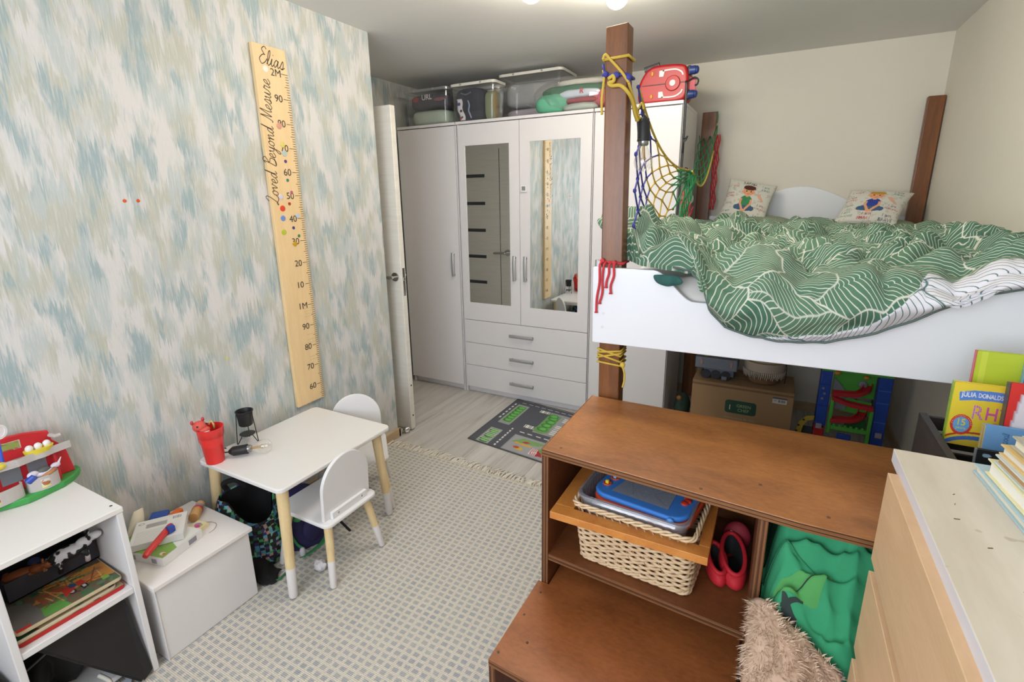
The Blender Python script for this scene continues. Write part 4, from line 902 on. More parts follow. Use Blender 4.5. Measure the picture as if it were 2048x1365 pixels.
def gauss(x, y, cx, cy, rx, ry): return math.exp(-((x-cx)/rx)**2-((y-cy)/ry)**2)
def ztop(x, y):
    z = 1.225+.018*gauss(x, y, 2.0, 2.6, .5, .7)
    z += .105*gauss(x, y, 1.56, 1.72, .13, .16)+.050*gauss(x, y, 1.745, 1.60, .075, .09)+.060*gauss(x, y, 1.60, 2.25, .16, .3)
    z += .038*gauss(x, y, 2.42, 2.1, .16, .30)+.030*gauss(x, y, 2.45, 1.62, .2, .15)+.035*gauss(x, y, 1.70, 2.95, .2, .2)+.02*gauss(x, y, 2.3, 2.95, .25, .2)
    z += .075*(billow(x, y, 4.2, 2)-.45)+.040*(billow(x, y, 8.5, 5)-.45)+.014*(billow(x, y, 17, 7)-.4)
    z -= .03*gauss(x, y, 2.03, 1.56, .25, .10)
    e = min(1, max(0, (2.66-x)/.10)); z -= .035*(1-e)
    return z
NU, NV = 150, 170
def duvet_point(u, v):
    x = 1.515+(2.648-1.515)*u
    yfront = 1.600 if x < 1.530 else 1.600-(.075)*min(1, (x-1.530)/.05)
    hang = min(1, max(0, (x-1.735)/.05)); hang = hang*hang*(3-2*hang)
    zl = lerp_tab(ZLOW, x)+.004*mnoise.noise(Vector((x*22, 0, 4)))
    yc = yfront+.02
    V0 = .78
    if v < V0:
        s = v/V0; y = 3.25+(yc-3.25)*s
        if x < 1.53: x2 = x-.125*max(0, min(1, (y-1.62)/.05))*(1-min(1, max(0, (y-1.75)/.25)))*(1.53-x)/.015
        else: x2 = x-0*y
        return (x2, y, ztop(x, y)-.06*max(0, (y-3.0)/.25)**2)
    s = (v-V0)/(1-V0); zc = ztop(x, yc)
    fold = .010*math.sin(x*38+2*mnoise.noise(Vector((x*6, s*2, 0))))*math.sin(PI*min(1, s*1.15))
    # over the board and down its face
    yo = FY-.016-.014*hang
    a = min(1, s/.32); yy = yc+(yo-yc)*math.sin(a*PI/2); zb = max(zl, zc-.030) if hang > .02 else max(zl, 1.206)
    zz = zc+(zb-zc)*(1-math.cos(a*PI/2))
    if s > .32:
        q = (s-.32)/.68; zz = zb+(zl-zb)*q; bulge = .030*math.sin(PI*min(1, q*1.02))**.8*hang
        yy = yo-bulge-abs(fold)*hang-.022*(1-.6*min(1, max(0, (x-2.15)/.15)))*(billow(x+.5*zz, zz*1.6-.3*x, 5.5, 8)-.1)*hang*math.sin(PI*min(.999, q+.05))-.010*(billow(x-.6*zz, zz+.4*x, 12, 9)-.1)*hang*math.sin(PI*min(.999, q+.05))
        if zz < lerp_tab(BAND, x): yy -= .006
        yy = min(yy, FY-.007)
    if hang < .02: yy = max(yy, yfront-.014); zz = max(zz, 1.21)
    return (x, yy, zz)
dv = MB(); dpts = [[Vector(duvet_point(i/NU, j/NV)) for i in range(NU+1)] for j in range(NV+1)]
dv.grid(lambda u, v: tuple(dpts[round(v*NV)][round(u*NU)]), NU, NV)
vv = [[0.0]*(NU+1)]
for j in range(1, NV+1): vv.append([vv[-1][i]+(dpts[j][i]-dpts[j-1][i]).length for i in range(NU+1)])
uu = []
for j in range(NV+1):
    row = [0.0]
    for i in range(1, NU+1): row.append(row[-1]+math.hypot(dpts[j][i].x-dpts[j][i-1].x, .7*(dpts[j][i].z-dpts[j][i-1].z)))
    uu.append(row)
jc = round(.78*NV)
dv.uv = {j*(NU+1)+i: (uu[j][i]-.1*math.sin(j*.01), vv[j][i]-vv[jc][i]) for j in range(NV+1) for i in range(NU+1)}
dcol = np.ones((len(dv.v), 4))
for j in range(NV+1):
    for i in range(NU+1):
        p = dpts[j][i]; dcol[j*(NU+1)+i, :3] = min(1, max(0, .5+(lerp_tab(BAND, p.x)+.006*mnoise.noise(Vector((p.x*30, 0, 2)))-p.z)*6)) if j > jc+1 and p.y < FY+.06 else 0
dv.col = dcol
dv.f = [tuple(reversed(f)) for f in dv.f]
duv = P('duvet', dv, M_LEAF, smooth=180, solid=.012, label='crumpled green duvet with white leaf lines draped over the loft bed', cat='duvet', base=(2.05, 2.4, 1.17))
# visible stitching along the hem
P('hem_cord', MB().tube([tuple(dpts[NV][i]+Vector((0, -.002, -.001))) for i in range(22, NU-2)], .0032, 6), mat('5d6b66', .8), duv, smooth=180)
def pillow(name, label, cat, TL, TR, BL, BR, puff, m, group=None, cv=None, n=40, uvk=.45):
    TL, TR, BL, BR = map(Vector, (TL, TR, BL, BR)); nr = (BR-BL).cross(TL-BL).normalized(); t = thing(name, label, cat, tuple((BL+BR)/2), group)
    def S_(sg):
        def f(u, v):
            e = (max(0, 1-(2*u-1)**2)*max(0, 1-(2*v-1)**2))
            uu_ = .5+(u-.5)*(1-.07*(1-(2*v-1)**2)); 
            vv_ = .5+(v-.5)*(1-.07*(1-(2*u-1)**2))
            uu_ = 1-uu_ if False else uu_
            p = (BL*(1-uu_)+BR*uu_)*(1-vv_)+(TL*(1-uu_)+TR*uu_)*vv_
            return tuple(p+nr*sg*(puff*e**.42+.004*fbm(u*5, v*5, sg)*e))
        return f
    if cv is not None: o = P('printed_front', print_mb(cv, S_(1)), m[0], t, smooth=180)
    else: o = P('cover', MB().grid(S_(1), n, n, lambda u, v: (u*uvk, v*uvk)), m[0], t, smooth=180)
    P('back_cover', MB().grid(lambda u, v: S_(-1)(1-u, v), 24, 24, lambda u, v: (u*uvk, v*uvk)), m[1], t, smooth=180); return t
pillow('pillow', 'flat leaf-patterned pillow at the head of the bed behind the dark-haired boy cushion', 'pillow', (1.56, 3.60, 1.262), (2.02, 3.60, 1.255), (1.56, 3.24, 1.225), (2.02, 3.24, 1.225), .055, (M_LEAFP, M_LEAFP), 'pillows at the head of the bed')
pillow('pillow', 'flat leaf-patterned pillow at the head of the bed behind the blond boy cushion', 'pillow', (2.12, 3.58, 1.25), (2.62, 3.58, 1.25), (2.12, 3.22, 1.218), (2.62, 3.22, 1.218), .045, (M_LEAFP, M_LEAFP), 'pillows at the head of the bed')
def boy(hair, shirt, name):
    c = Canvas(118, 110, 'd8d6cd'); g = random.Random(21 if name else 5)
    for _ in range(120):
        x, y = g.random(), g.random(); k = g.choice(['a9aaa0', 'b9a79a', '9fb0a4', 'c4b0a0']); r = g.uniform(.012, .026); c.disc(x, y, r, k); c.disc(x, y, r*.6, 'd8d6cd')
    if name: c.text(name, .47, .90, .30, '4c4a4a', -.04, tall=1.3)
    for st, x, y, w, k in (('I am', .80, .86, .14, '7a9a90'), ('KIND', .82, .77, .17, '5f8a80'), ('I am', .82, .40, .13, '9a5a5a'), ('STRONG', .82, .32, .22, 'b8605c'), ('I am', .47, .16, .14, 'a03c3c'), ('SMART', .46, .07, .22, 'c0443f'),
                           ('I am', .80, .15, .15, '55586a'), ('BRAVE', .80, .06, .22, '55586a'), ('I am', .13, .20, .13, '6f9a8c'), ('UNIQUE', .15, .11, .22, '7aa394'), ('I am', .11, .62, .12, 'b06a64'), ('LOVED', .11, .54, .17, 'c07a70'), ('COOL', .12, .37, .14, '5f6a72'), ('I can', .15, .80, .17, 'd08a70')):
        c.text(st, x, y, w, k)
    c.poly([(.66, .62), (.72, .66), (.86, .50), (.80, .48)], 'dfae92')
    sk, j = 'e6a77e', '3f5f82'
    c.poly([(.27, .30), (.35, .36), (.60, .36), (.68, .30), (.66, .24), (.50, .20), (.30, .23)], j); c.disc(.30, .28, .05, j); c.disc(.65, .28, .05, j); c.disc(.47, .22, .055, sk, .03)
    c.poly([(.37, .50), (.42, .56), (.53, .56), (.58, .50), (.56, .33), (.40, .33)], shirt)
    c.line([(.37, .50), (.36, .38), (.44, .25)], .045, sk); c.line([(.58, .50), (.60, .38), (.51, .25)], .045, sk); c.poly([(.35, .50), (.41, .56), (.43, .46)], shirt); c.poly([(.60, .50), (.54, .56), (.52, .46)], shirt)
    c.rect(.45, .54, .51, .60, sk); c.disc(.48, .68, .125, sk, .115); c.disc(.355, .66, .025, sk); c.disc(.605, .66, .025, sk)
    c.disc(.48, .775, .13, hair, .07); c.poly([(.35, .72), (.36, .80), (.45, .85), (.60, .82), (.62, .72), (.58, .76), (.48, .735), (.40, .76)], hair)
    c.disc(.435, .675, .016, '33241c', .02); c.disc(.53, .675, .016, '33241c', .02); c.line([(.45, .615), (.48, .605), (.51, .615)], .010, 'b0553f'); c.disc(.40, .64, .02, 'e58a68'); c.disc(.57, .64, .02, 'e58a68')
    return c
M_CUSH = vcol('cushion_print', .9); M_CBACK = mat('cfcdc6', .9)
pillow('cushion', 'white cushion printed with a dark-haired boy in a green shirt', 'cushion', (1.640, 3.545, 1.520), (1.912, 3.545, 1.466), (1.598, 3.365, 1.268), (1.858, 3.365, 1.222), .050, (M_CUSH, M_CBACK), 'printed cushions on the bed', boy('54281f', '3f8a5e', 'RAFAEL'))
pillow('cushion', 'white cushion printed with a blond boy in a blue shirt', 'cushion', (2.283, 3.46, 1.434), (2.572, 3.46, 1.414), (2.194, 3.22, 1.262), (2.474, 3.22, 1.250), .050, (M_CUSH, M_CBACK), 'printed cushions on the bed', boy('c9973f', '2d43a0', None))
tcm = MB().ell((1.672, 1.4965, 1.186), (.043, .011, .017), 26, 14); tcm.v = [(x, y+.004*math.sin(x*160), z-.010*(x-1.63)/.08-.006*max(0, math.sin((x-1.63)*55))) for x, y, z in tcm.v]
P('pillowcase', tcm, mat('2c5a55', .85), smooth=180, label='dark teal pillowcase corner peeping over the white footboard', cat='pillowcase', base=(1.67, 1.51, 1.17))
P('bed_sheet', MB().grid(lambda u, v: (1.672+.115*u, 1.533+.055*v, 1.098+.075*v**.6-.004*math.sin(9*u)*v+.010*(1-u)*v), 12, 6), mat('dcd8d2', .9), smooth=180, solid=.006, label='crumpled white bed sheet showing in the dip of the footboard', cat='sheet', base=(1.72, 1.54, 1.12))

# ------------------------------------------------------------------ ropes and climbing net
M_RY = mat('cfae45', .7, bump=.5, bscale=300, name='yellow_rope'); M_RB = mat('3c3f96', .7, bump=.5, bscale=300, name='blue_rope'); M_RG = mat('2f8f57', .7, bump=.5, bscale=300, name='green_rope'); M_RR = mat('c8323c', .7, bump=.5, bscale=300, name='red_rope')
def wrap(z, g=.004, y0=1.531, y1=1.590, dz=0.0, x0=None, x1=None, n=1):
    k = z/1.889; a = (1.468-.020*k if x0 is None else x0)-g; b = (1.541-.028*k if x1 is None else x1)+g
    c = [(a, y0-g, z), (b, y0-g, z+dz), (b, y1+g, z+dz*.5), (a, y1+g, z)]
    return c
def rope_loop(zs, r=.0038):
    pts = []
    for z0, z1 in zs:
        q = wrap(z0, r); q2 = wrap(z1, r); pts += [q[0], q2[1], q2[2], q[3]]
    return pts
net = thing('climbing_net', 'colourful rope climbing net hung between two bed posts', 'net', (1.53, 2.4, 1.30))
A0, B0 = Vector((1.531, 1.600, 1.735)), Vector((1.534, 1.610, 1.300))
C0, D0_ = Vector((1.548, 2.52, 1.528)), Vector((1.508, 2.50, 1.285))
def netp(u, v):
    tp_ = bez(A0, A0.lerp(C0, .30)+Vector((-.01, 0, -.045)), A0.lerp(C0, .7)+Vector((-.02, 0, -.05)), C0, 1) if False else None
    t = u; s = 1-t
    T = A0*s**3+(A0.lerp(C0, .33)+Vector((-.02, 0, -.075)))*3*t*s*s+(A0.lerp(C0, .66)+Vector((-.03, 0, -.075)))*3*t*t*s+C0*t**3
    Bq = B0.lerp(D0_, t)+Vector((.0, 0, .0))
    w = v**(1+.0*u); sag = Vector((-.035*math.sin(PI*u)*math.sin(PI*v), 0, 0))
    # the fan tightens towards the gather
    k = .78*u**2.2; w = w*(1-k)
    if v > .93: w = v*(1-k*.6)
    return T.lerp(Bq, w)+sag
NJ, NI = 11, 8
seg = {'blue': [], 'yellow': [], 'green': []}
for i in range(NI+1):
    pts = [netp(j/NJ, min(1, max(0, (i+(.5 if (i+j) % 2 else -.5)*.96)/NI))) for j in range(NJ+1)]
    cuts = [('blue', 0, 4+(i % 2)), ('yellow', 4+(i % 2), 9), ('green', 9, NJ)]
    for nm, a, b in cuts: seg[nm].append(pts[a:b+1])
for nm, m_ in (('blue', M_RB), ('yellow', M_RY), ('green', M_RG)):
    mb = MB()
    for pts in seg[nm]:
        if len(pts) > 1: mb.tube(pts, .0030, 6)
        for p in pts[:-1]: mb.ell(p, (.0060, .0068, .0068), 8, 5)
    P('%s_mesh' % nm, mb, m_, net, smooth=180, kind='stuff')
P('edge_rope', MB().tube([netp(j/24, 0)+Vector((0, 0, .004)) for j in range(25)], .0042, 8), M_RY, net, smooth=180)
# green part runs on to the rear post, the lower end hangs to the bed
E0, E1 = Vector((1.430, 3.572, 1.79)), Vector((1.530, 3.580, 1.86)); gm_ = MB()
def netg(u, v):
    a = C0.lerp(E0, u)+Vector((0, 0, -.10*math.sin(PI*u)**1.0*(1-.3*u))); b = C0.lerp(E1, u)+Vector((.01, 0, -.20*math.sin(PI*u)))
    return a.lerp(b, v)+Vector((0, 0, -.05*math.sin(PI*v)*u))
for i in range(7): gm_.tube([netg(j/14, min(1, max(0, (i+(.5 if (i+j) % 2 else -.5)*.9)/6))) for j in range(15)], .0032, 6)
P('green_mesh', gm_, M_RG, net, smooth=180, kind='stuff')
P('edge_rope', MB().tube([netg(j/20, 1)+Vector((.004, 0, 0)) for j in range(17)], .0042, 8), M_RY, net, smooth=180)
hm = MB(); hr = MB(); r7 = random.Random(4)
for i in range(7):
    x0 = C0+Vector((.004*i, .01*i, -.004*i)); x1 = D0_+Vector((.012, .03*i-.02, .0))
    hm.tube([x0.lerp(x1, t/9)+Vector((.004*math.sin(t*1.9+i), .016*math.sin(t*PI/2*1.0+i*1.57), 0)) for t in range(10)], .0034, 6)
P('green_mesh', hm, M_RG, net, smooth=180, kind='stuff')
for i in range(5):
    hr.tube([Vector((1.515+.006*i, 2.60+.05*i, 1.44-.02*i)).lerp(Vector((1.505, 2.62+.05*i, 1.275)), t/6)+Vector((.003*math.sin(t*2+i), .012*math.sin(t*1.57+i), 0)) for t in range(7)], .0036, 6)
P('red_mesh', hr, M_RR, net, smooth=180, kind='stuff')
hr = MB()
for i in range(5): hr.tube([(1.527+.006*i+.005*math.sin(t*1.57+i*1.6), 3.583+.006*math.cos(t*1.57+i), 1.79-.031*t) for t in range(16)], .0038, 6)
P('red_mesh', hr, M_RR, net, smooth=180, kind='stuff')
P('green_cord', MB().tube([(1.526, 3.585, 1.93), (1.530, 3.586, 1.90), (1.529, 3.584, 1.86)], .003, 6), M_RG, net, smooth=180)
# ropes round the front post
yr = MB().tube(rope_loop([(1.803, 1.806)]), .0042, 8, closed=True)
yr.tube(spline([(1.444, 1.525, 1.803), (1.452, 1.523, 1.815), (1.47, 1.523, 1.797), (1.50, 1.523, 1.765), (1.522, 1.526, 1.735)], 5), .0042, 8)
yr.tube(spline([(1.463, 1.522, 1.750), (1.478, 1.520, 1.756), (1.480, 1.519, 1.742), (1.466, 1.519, 1.738), (1.475, 1.520, 1.730), (1.50, 1.522, 1.728), (1.52, 1.526, 1.71), (1.528, 1.55, 1.69), (1.530, 1.585, 1.655), (1.534, 1.60, 1.64)], 5), .0055, 8)
yr.tube(spline([(1.446, 1.524, 1.775), (1.450, 1.523, 1.757), (1.4475, 1.524, 1.73), (1.444, 1.525, 1.69), (1.446, 1.525, 1.655)], 5), .0038, 8)
yr.tube(spline([(1.522, 1.526, 1.735), (1.527, 1.56, 1.70), (1.535, 1.60, 1.655), (1.545, 1.62, 1.64)], 5), .0042, 8)
P('yellow_lashing', yr, M_RY, net, smooth=180)
br = MB().tube(rope_loop([(1.762, 1.757)]), .0045, 8, closed=True).ell((1.453, 1.523, 1.763), (.009, .007, .009)).ell((1.485, 1.523, 1.757), (.011, .007, .009)).ell((1.520, 1.528, 1.748), (.009, .008, .011))
br.tube([(1.450, 1.523, 1.765), (1.446, 1.523, 1.79)], .0035, 8); br.tube(spline([(1.520, 1.534, 1.745), (1.524, 1.57, 1.70), (1.53, 1.60, 1.64)], 4), .004, 8)
P('blue_lashing', br, M_RB, net, smooth=180)
P('hanging_cord', MB().tube(spline([(1.531, 1.598, 1.66), (1.542, 1.604, 1.69), (1.549, 1.606, 1.672)], 6), .0032, 8), M_RY, net, smooth=180)
rt = thing('rope_tie', 'red rope tied round the front bed post with hanging ends', 'rope', (1.48, 1.50, 1.21))
rp = MB().tube(rope_loop([(1.219, 1.216)]), .0042, 8, closed=True).ell((1.462, 1.523, 1.222), (.008, .006, .008)).ell((1.50, 1.522, 1.218), (.007, .006, .007))
P('lashing', rp, M_RR, rt, smooth=180)
for x, l, w in ((1.462, .150, .004), (1.475, .120, -.004), (1.492, .067, .003), (1.507, .085, .005)):
    x1 = x-.010+w*.3; zb = 1.213-l
    P('rope_end', MB().tube(spline([(x, 1.522, 1.217), (x-.002, 1.505, 1.209), (x-.003+w*.5, 1.5035, 1.209-l*.35), (x-.006-w*.6, 1.5035, 1.209-l*.7), (x1, 1.503, zb)], 5)+[(x1, 1.503, zb-.006)], [.0038]*21+[.0062], 8), M_RR, rt, smooth=180)
rt = thing('rope_tie', 'yellow rope lashed round the front post under the bed', 'rope', (1.50, 1.52, .88))
P('lashing', MB().tube(rope_loop([(.918, .930), (.931, .912), (.900, .922), (.912, .893), (.885, .880)]), .0036, 8), M_RY, rt, smooth=180)
P('knot', MB().ell((1.541, 1.524, .886), (.009, .008, .010)).tube(spline([(1.541, 1.522, .883), (1.549, 1.520, .86), (1.550, 1.520, .835), (1.545, 1.520, .81)], 5), .0032, 8), M_RY, rt, smooth=180)
bulb_lamp('bulb_lamp', 'black socket lamp with clear bulb hanging from net by front post', (1.549, 1.612, 1.650), (.04, .0, -1), 'hanging bulb lamps')
bulb_lamp('bulb_lamp', 'black socket lamp with clear bulb hanging near the rear left post', (1.508, 2.74, 1.530), (.06, 0, -1), 'hanging bulb lamps')
# ceiling lamp, its arms above the frame
cl_ = thing('ceiling_lamp', 'ceiling lamp with glowing white globe bulbs above the bed post', 'lamp', (1.18, 1.86, ZC))
P('plate', MB().lathe([(0, ZC-.002), (.07, ZC-.002), (.065, ZC-.022), (0, ZC-.026)], 28, (1.18, 1.86, 0)), M_STEEL, cl_, smooth=40)
M_GLOW = emit('warm_lit_bulb', (1.0, .91, .76), LAMP_STRENGTH)
for x, y, z in ((1.286, 2.155, 2.187), (1.022, 1.925, 2.185), (1.08, 1.60, 2.185), (1.36, 1.75, 2.185)):
    P('arm', MB().tube([(1.18, 1.86, ZC-.012), ((1.18+x)/2, (1.86+y)/2, ZC-.010), (x, y, ZC-.008)], .006, 8), M_STEEL, cl_, smooth=60)
    P('socket', MB().cyl((x, y, ZC-.001), (x, y, ZC-.012), .030), M_STEEL, cl_, smooth=40)
    P('bulb', MB().ell((x, y, z), (.047, .047, .050)), M_GLOW, cl_, smooth=180)
# ------------------------------------------------------------------ brown climbing boxes
def shear(x, y, z): return (x, y-.045*min(1, max(0, (x-1.446)/.6))*min(1, max(0, (1.513-y)/.413)), z)
def sb_(name, b, m, t, **kw):
    mb = MB(); mb.warp = shear; x0, y0, z0, x1, y1, z1 = b; n = max(1, round((x1-x0)/.15))
    v = []; f = []
    for i in range(n+1):
        x = x0+(x1-x0)*i/n; v += [(x, y0, z0), (x, y1, z0), (x, y1, z1), (x, y0, z1)]
    for i in range(n):
        for k in range(4): f.append((4*i+k, 4*i+4+k, 4*i+4+(k+1) % 4, 4*i+(k+1) % 4))
    f = [tuple(reversed(q)) for q in f]; f += [(3, 2, 1, 0)[::-1] if False else (0, 3, 2, 1)[::-1], (4*n, 4*n+3, 4*n+2, 4*n+1)]
    mb.add(v, f); return P(name, mb, m, t, **kw)
cb = thing('step_box', 'brown plywood storage box with two open compartments below the bed', 'storage box', (2.04, 1.3, 0))
X0, X1, YB0, YF0 = 1.446, 2.646, 1.513, 1.100
sb_('top_panel', (X0, YF0, .747, X1, YB0, .767), M_BROWN, cb, bevel=.0015)
for x in (X0, 1.972, X1-.020): sb_('side_panel' if x != 1.972 else 'divider', (x, YF0+.001, RUGZ+.0005, x+.020, YB0-.0122, .747), M_BROWN_IN, cb, bevel=.001)
sb_('shelf', (X0+.020, YF0+.002, .424, 1.972, YB0-.012, .443), M_BROWN_IN, cb, bevel=.001)
sb_('back_panel', (X0, YB0-.012, RUGZ+.0005, X1, YB0-.001, .747), M_BROWN_IN, cb)
M_PLY = [mat('7d5534', .6, name='ply_layer_light'), mat('4c2d19', .6, name='ply_layer_dark')]
for k in range(4): sb_('ply_layer', (X0+.001, YF0-.0006, .7485+.0045*k, X1-.001, YF0+.0004, .7515+.0045*k), M_PLY[k % 2], cb)
for x in (X0, 1.972):
    for k in range(4): sb_('ply_layer', (x+.0015+.0045*k, YF0+.0002, RUGZ+.001, x+.0045+.0045*k, YF0+.0012, .746), M_PLY[(k+1) % 2], cb)
for k in range(3): sb_('ply_layer', (X0+.021, YF0+.0012, .426+.0058*k, 1.971, YF0+.0022, .4295+.0058*k), M_PLY[k % 2], cb)
for x, y in ((1.49, 1.13), (1.85, 1.12), (2.10, 1.14), (1.97, 1.2)): P('screw_head', MB().cyl(shear(x, y, .7668), shear(x, y, .7676), .004, n=10), mat('6a4a30', .5), cb)
st = thing('step_box', 'lower brown plywood step in front of the storage box', 'storage box', (1.70, 1.0, 0))
M_BROWN2 = wood('red_brown_stained_plywood', '6b3a1c', '9a5a30', (1.2, 2.4, 2), .38, freq=3.0, bump=.04, spots=.3)
sb_('top_panel', (1.437, .812, .328, 1.967, 1.0984, .346), M_BROWN2, st)
sb_('inner_panel', (1.470, 1.0985, .328, 1.967, 1.34, .346), M_BROWN2, st)
for x in (1.437, 1.949): sb_('side_panel', (x, .814, RUGZ+.0005, x+.018, 1.097, .328), M_BROWN_IN, st, bevel=.001)
sb_('back_panel', (1.472, 1.328, RUGZ+.0005, 1.948, 1.34, .328), M_BROWN_IN, st)
for k in range(3): sb_('ply_layer', (1.4375, .8113, .330+.0055*k, 1.9665, .8123, .3335+.0055*k), M_PLY[k % 2], st)
for k in range(3): sb_('ply_layer', (1.4385+.0058*k, .8132, RUGZ+.001, 1.442+.0058*k, .8142, .327), M_PLY[(k+1) % 2], st)
for x, y in ((1.449, .84), (1.455, .97), (1.462, 1.06), (1.50, .90)): P('screw_head', MB().cyl(shear(x, y, .3458), shear(x, y, .3466), .0035, n=10), mat('4a2a18', .5), st)

# ------------------------------------------------------------------ wicker drawer basket
wk = thing('wicker_basket', 'pale wicker basket in an orange wooden frame, pulled from the brown box', 'basket', (1.69, 1.24, .444))
M_WICK = wood('willow', 'c9a884', 'e0c6a2', (30, 30, 30), .6, freq=2, bump=.1); M_WICKD = mat('a98460', .6, name='dark_willow')
M_FRAMEW = wood('orange_pine_frame', 'b0642a', 'cf8a42', (5, 3, 5), .4, freq=2.5)
def perim(z, k=1.0):
    t = (z-.444)/.2; x0, x1 = 1.556-.006*t, 1.846+.010*t; y0, y1 = 1.135-.045*t, 1.415
    return rrect(x0, y0, x1, y1, .022, 5)
def ringpts(z, step=.0058, amp=.0, ph=0.0, pitch=.0205, off=0.0):
    p = [Vector((a, b, z)) for a, b in perim(z)]; n = len(p); L_ = [0]
    for i in range(n): L_.append(L_[-1]+(p[(i+1) % n]-p[i]).length)
    tot = L_[-1]; m = int(tot/step); pitch = tot/round(tot/pitch/2)/2; o = []; i = 0
    for k in range(m):
        s = tot*k/m
        while L_[i+1] < s: i += 1
        a, b = p[i], p[(i+1) % n]; d = (b-a).normalized(); q = a+d*(s-L_[i]); nr = Vector((d.y, -d.x, 0))
        o.append(q+nr*(amp*math.cos(PI*s/pitch+ph)+off))
    return o
wv = MB(); nrow = 17
for r in range(nrow): wv.tube(ringpts(.4515+.0087*r, amp=.0046, ph=PI*(r % 2), pitch=.0215), .0040, 6, closed=True)
P('weave', wv, M_WICK, wk, smooth=180, kind='stuff')
sk_ = MB(); base_p = ringpts(.447, .0205); top_p = ringpts(.640, .0205)
for a, b in zip(base_p, top_p): sk_.tube([a, b], .0024, 5)
P('stakes', sk_, M_WICKD, wk, smooth=180, kind='stuff')
bd = MB()
for zc, amp in ((.4532, .0075), (.638, .0085)):
    for j in range(3): 
        pts = ringpts(zc, .006); bd.tube([p+Vector((0, 0, amp*.55*math.sin(i*.55+j*2.094)))+(p-Vector((1.70, 1.27, zc))).normalized()*(.002+amp*.5*math.cos(i*.55+j*2.094)) for i, p in enumerate(pts)], .0034, 5, closed=True)
P('braid', bd, M_WICK, wk, smooth=180, kind='stuff')
P('base', MB().prism(perim(.446), .4445, .448), M_WICKD, wk)
for b in ((1.490, 1.053, .598, 1.882, 1.092, .619), (1.490, 1.4185, .598, 1.882, 1.455, .619), (1.490, 1.0925, .598, 1.543, 1.418, .619), (1.857, 1.0925, .598, 1.882, 1.418, .619)): P('frame_rail', MB().box(*b), M_FRAMEW, wk, bevel=.0015)
bn = thing('plastic_bin', 'clear grey plastic bin standing inside the wicker basket', 'bin', (1.69, 1.25, .45))
M_BIN = clear('frosted_clear_plastic', (.86, .88, .93), .22, .2, .15, (.62, .64, .70))
def rr3(k0, z): return [(a, b, z) for a, b in rrect(1.554+k0, 1.107+k0, 1.836-k0, 1.388-k0, .03, 5)]
def shell(name, rings, m, t, capb=True, **kw):
    mb = MB(); n = len(rings[0]); v = [p for r in rings for p in r]; f = []
    for i in range(len(rings)-1):
        for k in range(n): f.append((i*n+k, i*n+(k+1) % n, (i+1)*n+(k+1) % n, (i+1)*n+k))
    if capb: f.append(tuple(range(n-1, -1, -1)))
    mb.add(v, f); return P(name, mb, m, t, **kw)
shell('tub', [rr3(.012, .590), rr3(.008, .60), rr3(.0, .656)], M_BIN, bn, smooth=40, solid=.0022)
shell('rim', [rr3(.002, .652), rr3(-.004, .653), rr3(-.004, .658), rr3(.003, .659), rr3(.002, .652)], M_BIN, bn, False, smooth=40)
P('latch', MB().box(1.575, 1.330, .64, 1.605, 1.350, .690), mat('3f95b4', .4), bn, bevel=.003)
TW = math.radians(-3.6)
for o in wk.children:
    if o.name.split('.')[0] in ('weave', 'stakes', 'braid', 'base'): o.rotation_euler = (0, 0, TW); o.location = (0, -.010, 0)
bn.rotation_euler = (0, 0, TW); bn.location.y -= .011
# papers in the bin
c = Canvas(60, 30, 'c9c3c6'); c.text('A', .78, .55, .16, '3f3640'); c.text('A', .93, .5, .16, '3f3640'); c.rect(.0, .1, .4, .2, '8c8a94')
pp = thing('papers', 'printed paper sheets in the plastic bin under the drawing board', 'paper', (1.71, 1.2, .60))
P('sheet', print_mb(c, lambda u, v: (1.575+.245*u, 1.128+.10*v, .606+.008*v)), vcol(), pp, solid=.001)
P('sheet', MB().box(1.570, 1.125, .595, 1.82, 1.37, .602), mat('b9b6c0', .8), pp)
db = thing('drawing_board', 'blue and orange magnetic drawing toy with grey screen in the basket bin', 'toy', (1.715, 1.24, .67))
pp.rotation_euler = (0, 0, TW); pp.location.y -= .011
dm = Matrix.Translation((1.712, 1.216, .638)) @ Matrix.Rotation(math.radians(-9), 4, 'Z') @ Matrix.Rotation(math.radians(-1.5), 4, 'X') @ Matrix.Rotation(math.radians(-1), 4, 'Y') @ Matrix.Scale(.93, 4)
def slab(name, x0, y0, x1, y1, r, z0, z1, m, bev=.004):
    b = MB(); b.xf = dm; b.prism(rrect(x0, y0, x1, y1, r, 8), z0, z1); return P(name, b, m, db, bevel=bev, seg=3)
M_BLUE = mat('3f7fd2', .3, name='blue_plastic', vary=.02); M_OR = mat('e2562a', .35, name='orange_plastic', vary=.02)
slab('lower_tray', -.138, -.112, .140, .125, .055, -.018, .004, M_OR, .006)
slab('frame', -.138, -.105, .134, .125, .05, .004, .020, M_BLUE, .006)
c = Canvas(70, 60, '878e9c'); g = random.Random(8)
for _ in range(260): c.disc(g.random(), g.random(), .02, g.choice(['838b99', '8c94a2', '818998', '9098a4']))
for k in range(4): c.line([(g.random(), g.random()), (g.random(), g.random())], .01, '666d7c')
P('screen', print_mb(c, lambda u, v: tuple(dm @ Vector((-.085+.165*u+.022*v*(1-u)-.012*u*v, -.075+.165*v, .0208)))), vcol('drawing_screen', .35), db)
for x, y in ((-.112, -.045), (-.106, -.005), (-.098, .035)):
    b = MB(); b.xf = dm; b.lathe([(.013, .019), (.013, .0225), (.009, .0225), (.008, .0205), (0, .0205)], 18, (x, y, 0)); P('stamp_well', b, M_OR, db, smooth=40)
b = MB(); b.xf = dm; b.box(-.117, -.050, .0205, -.107, -.040, .031); P('stamp', b, mat('d8c83a', .4), db, bevel=.002)
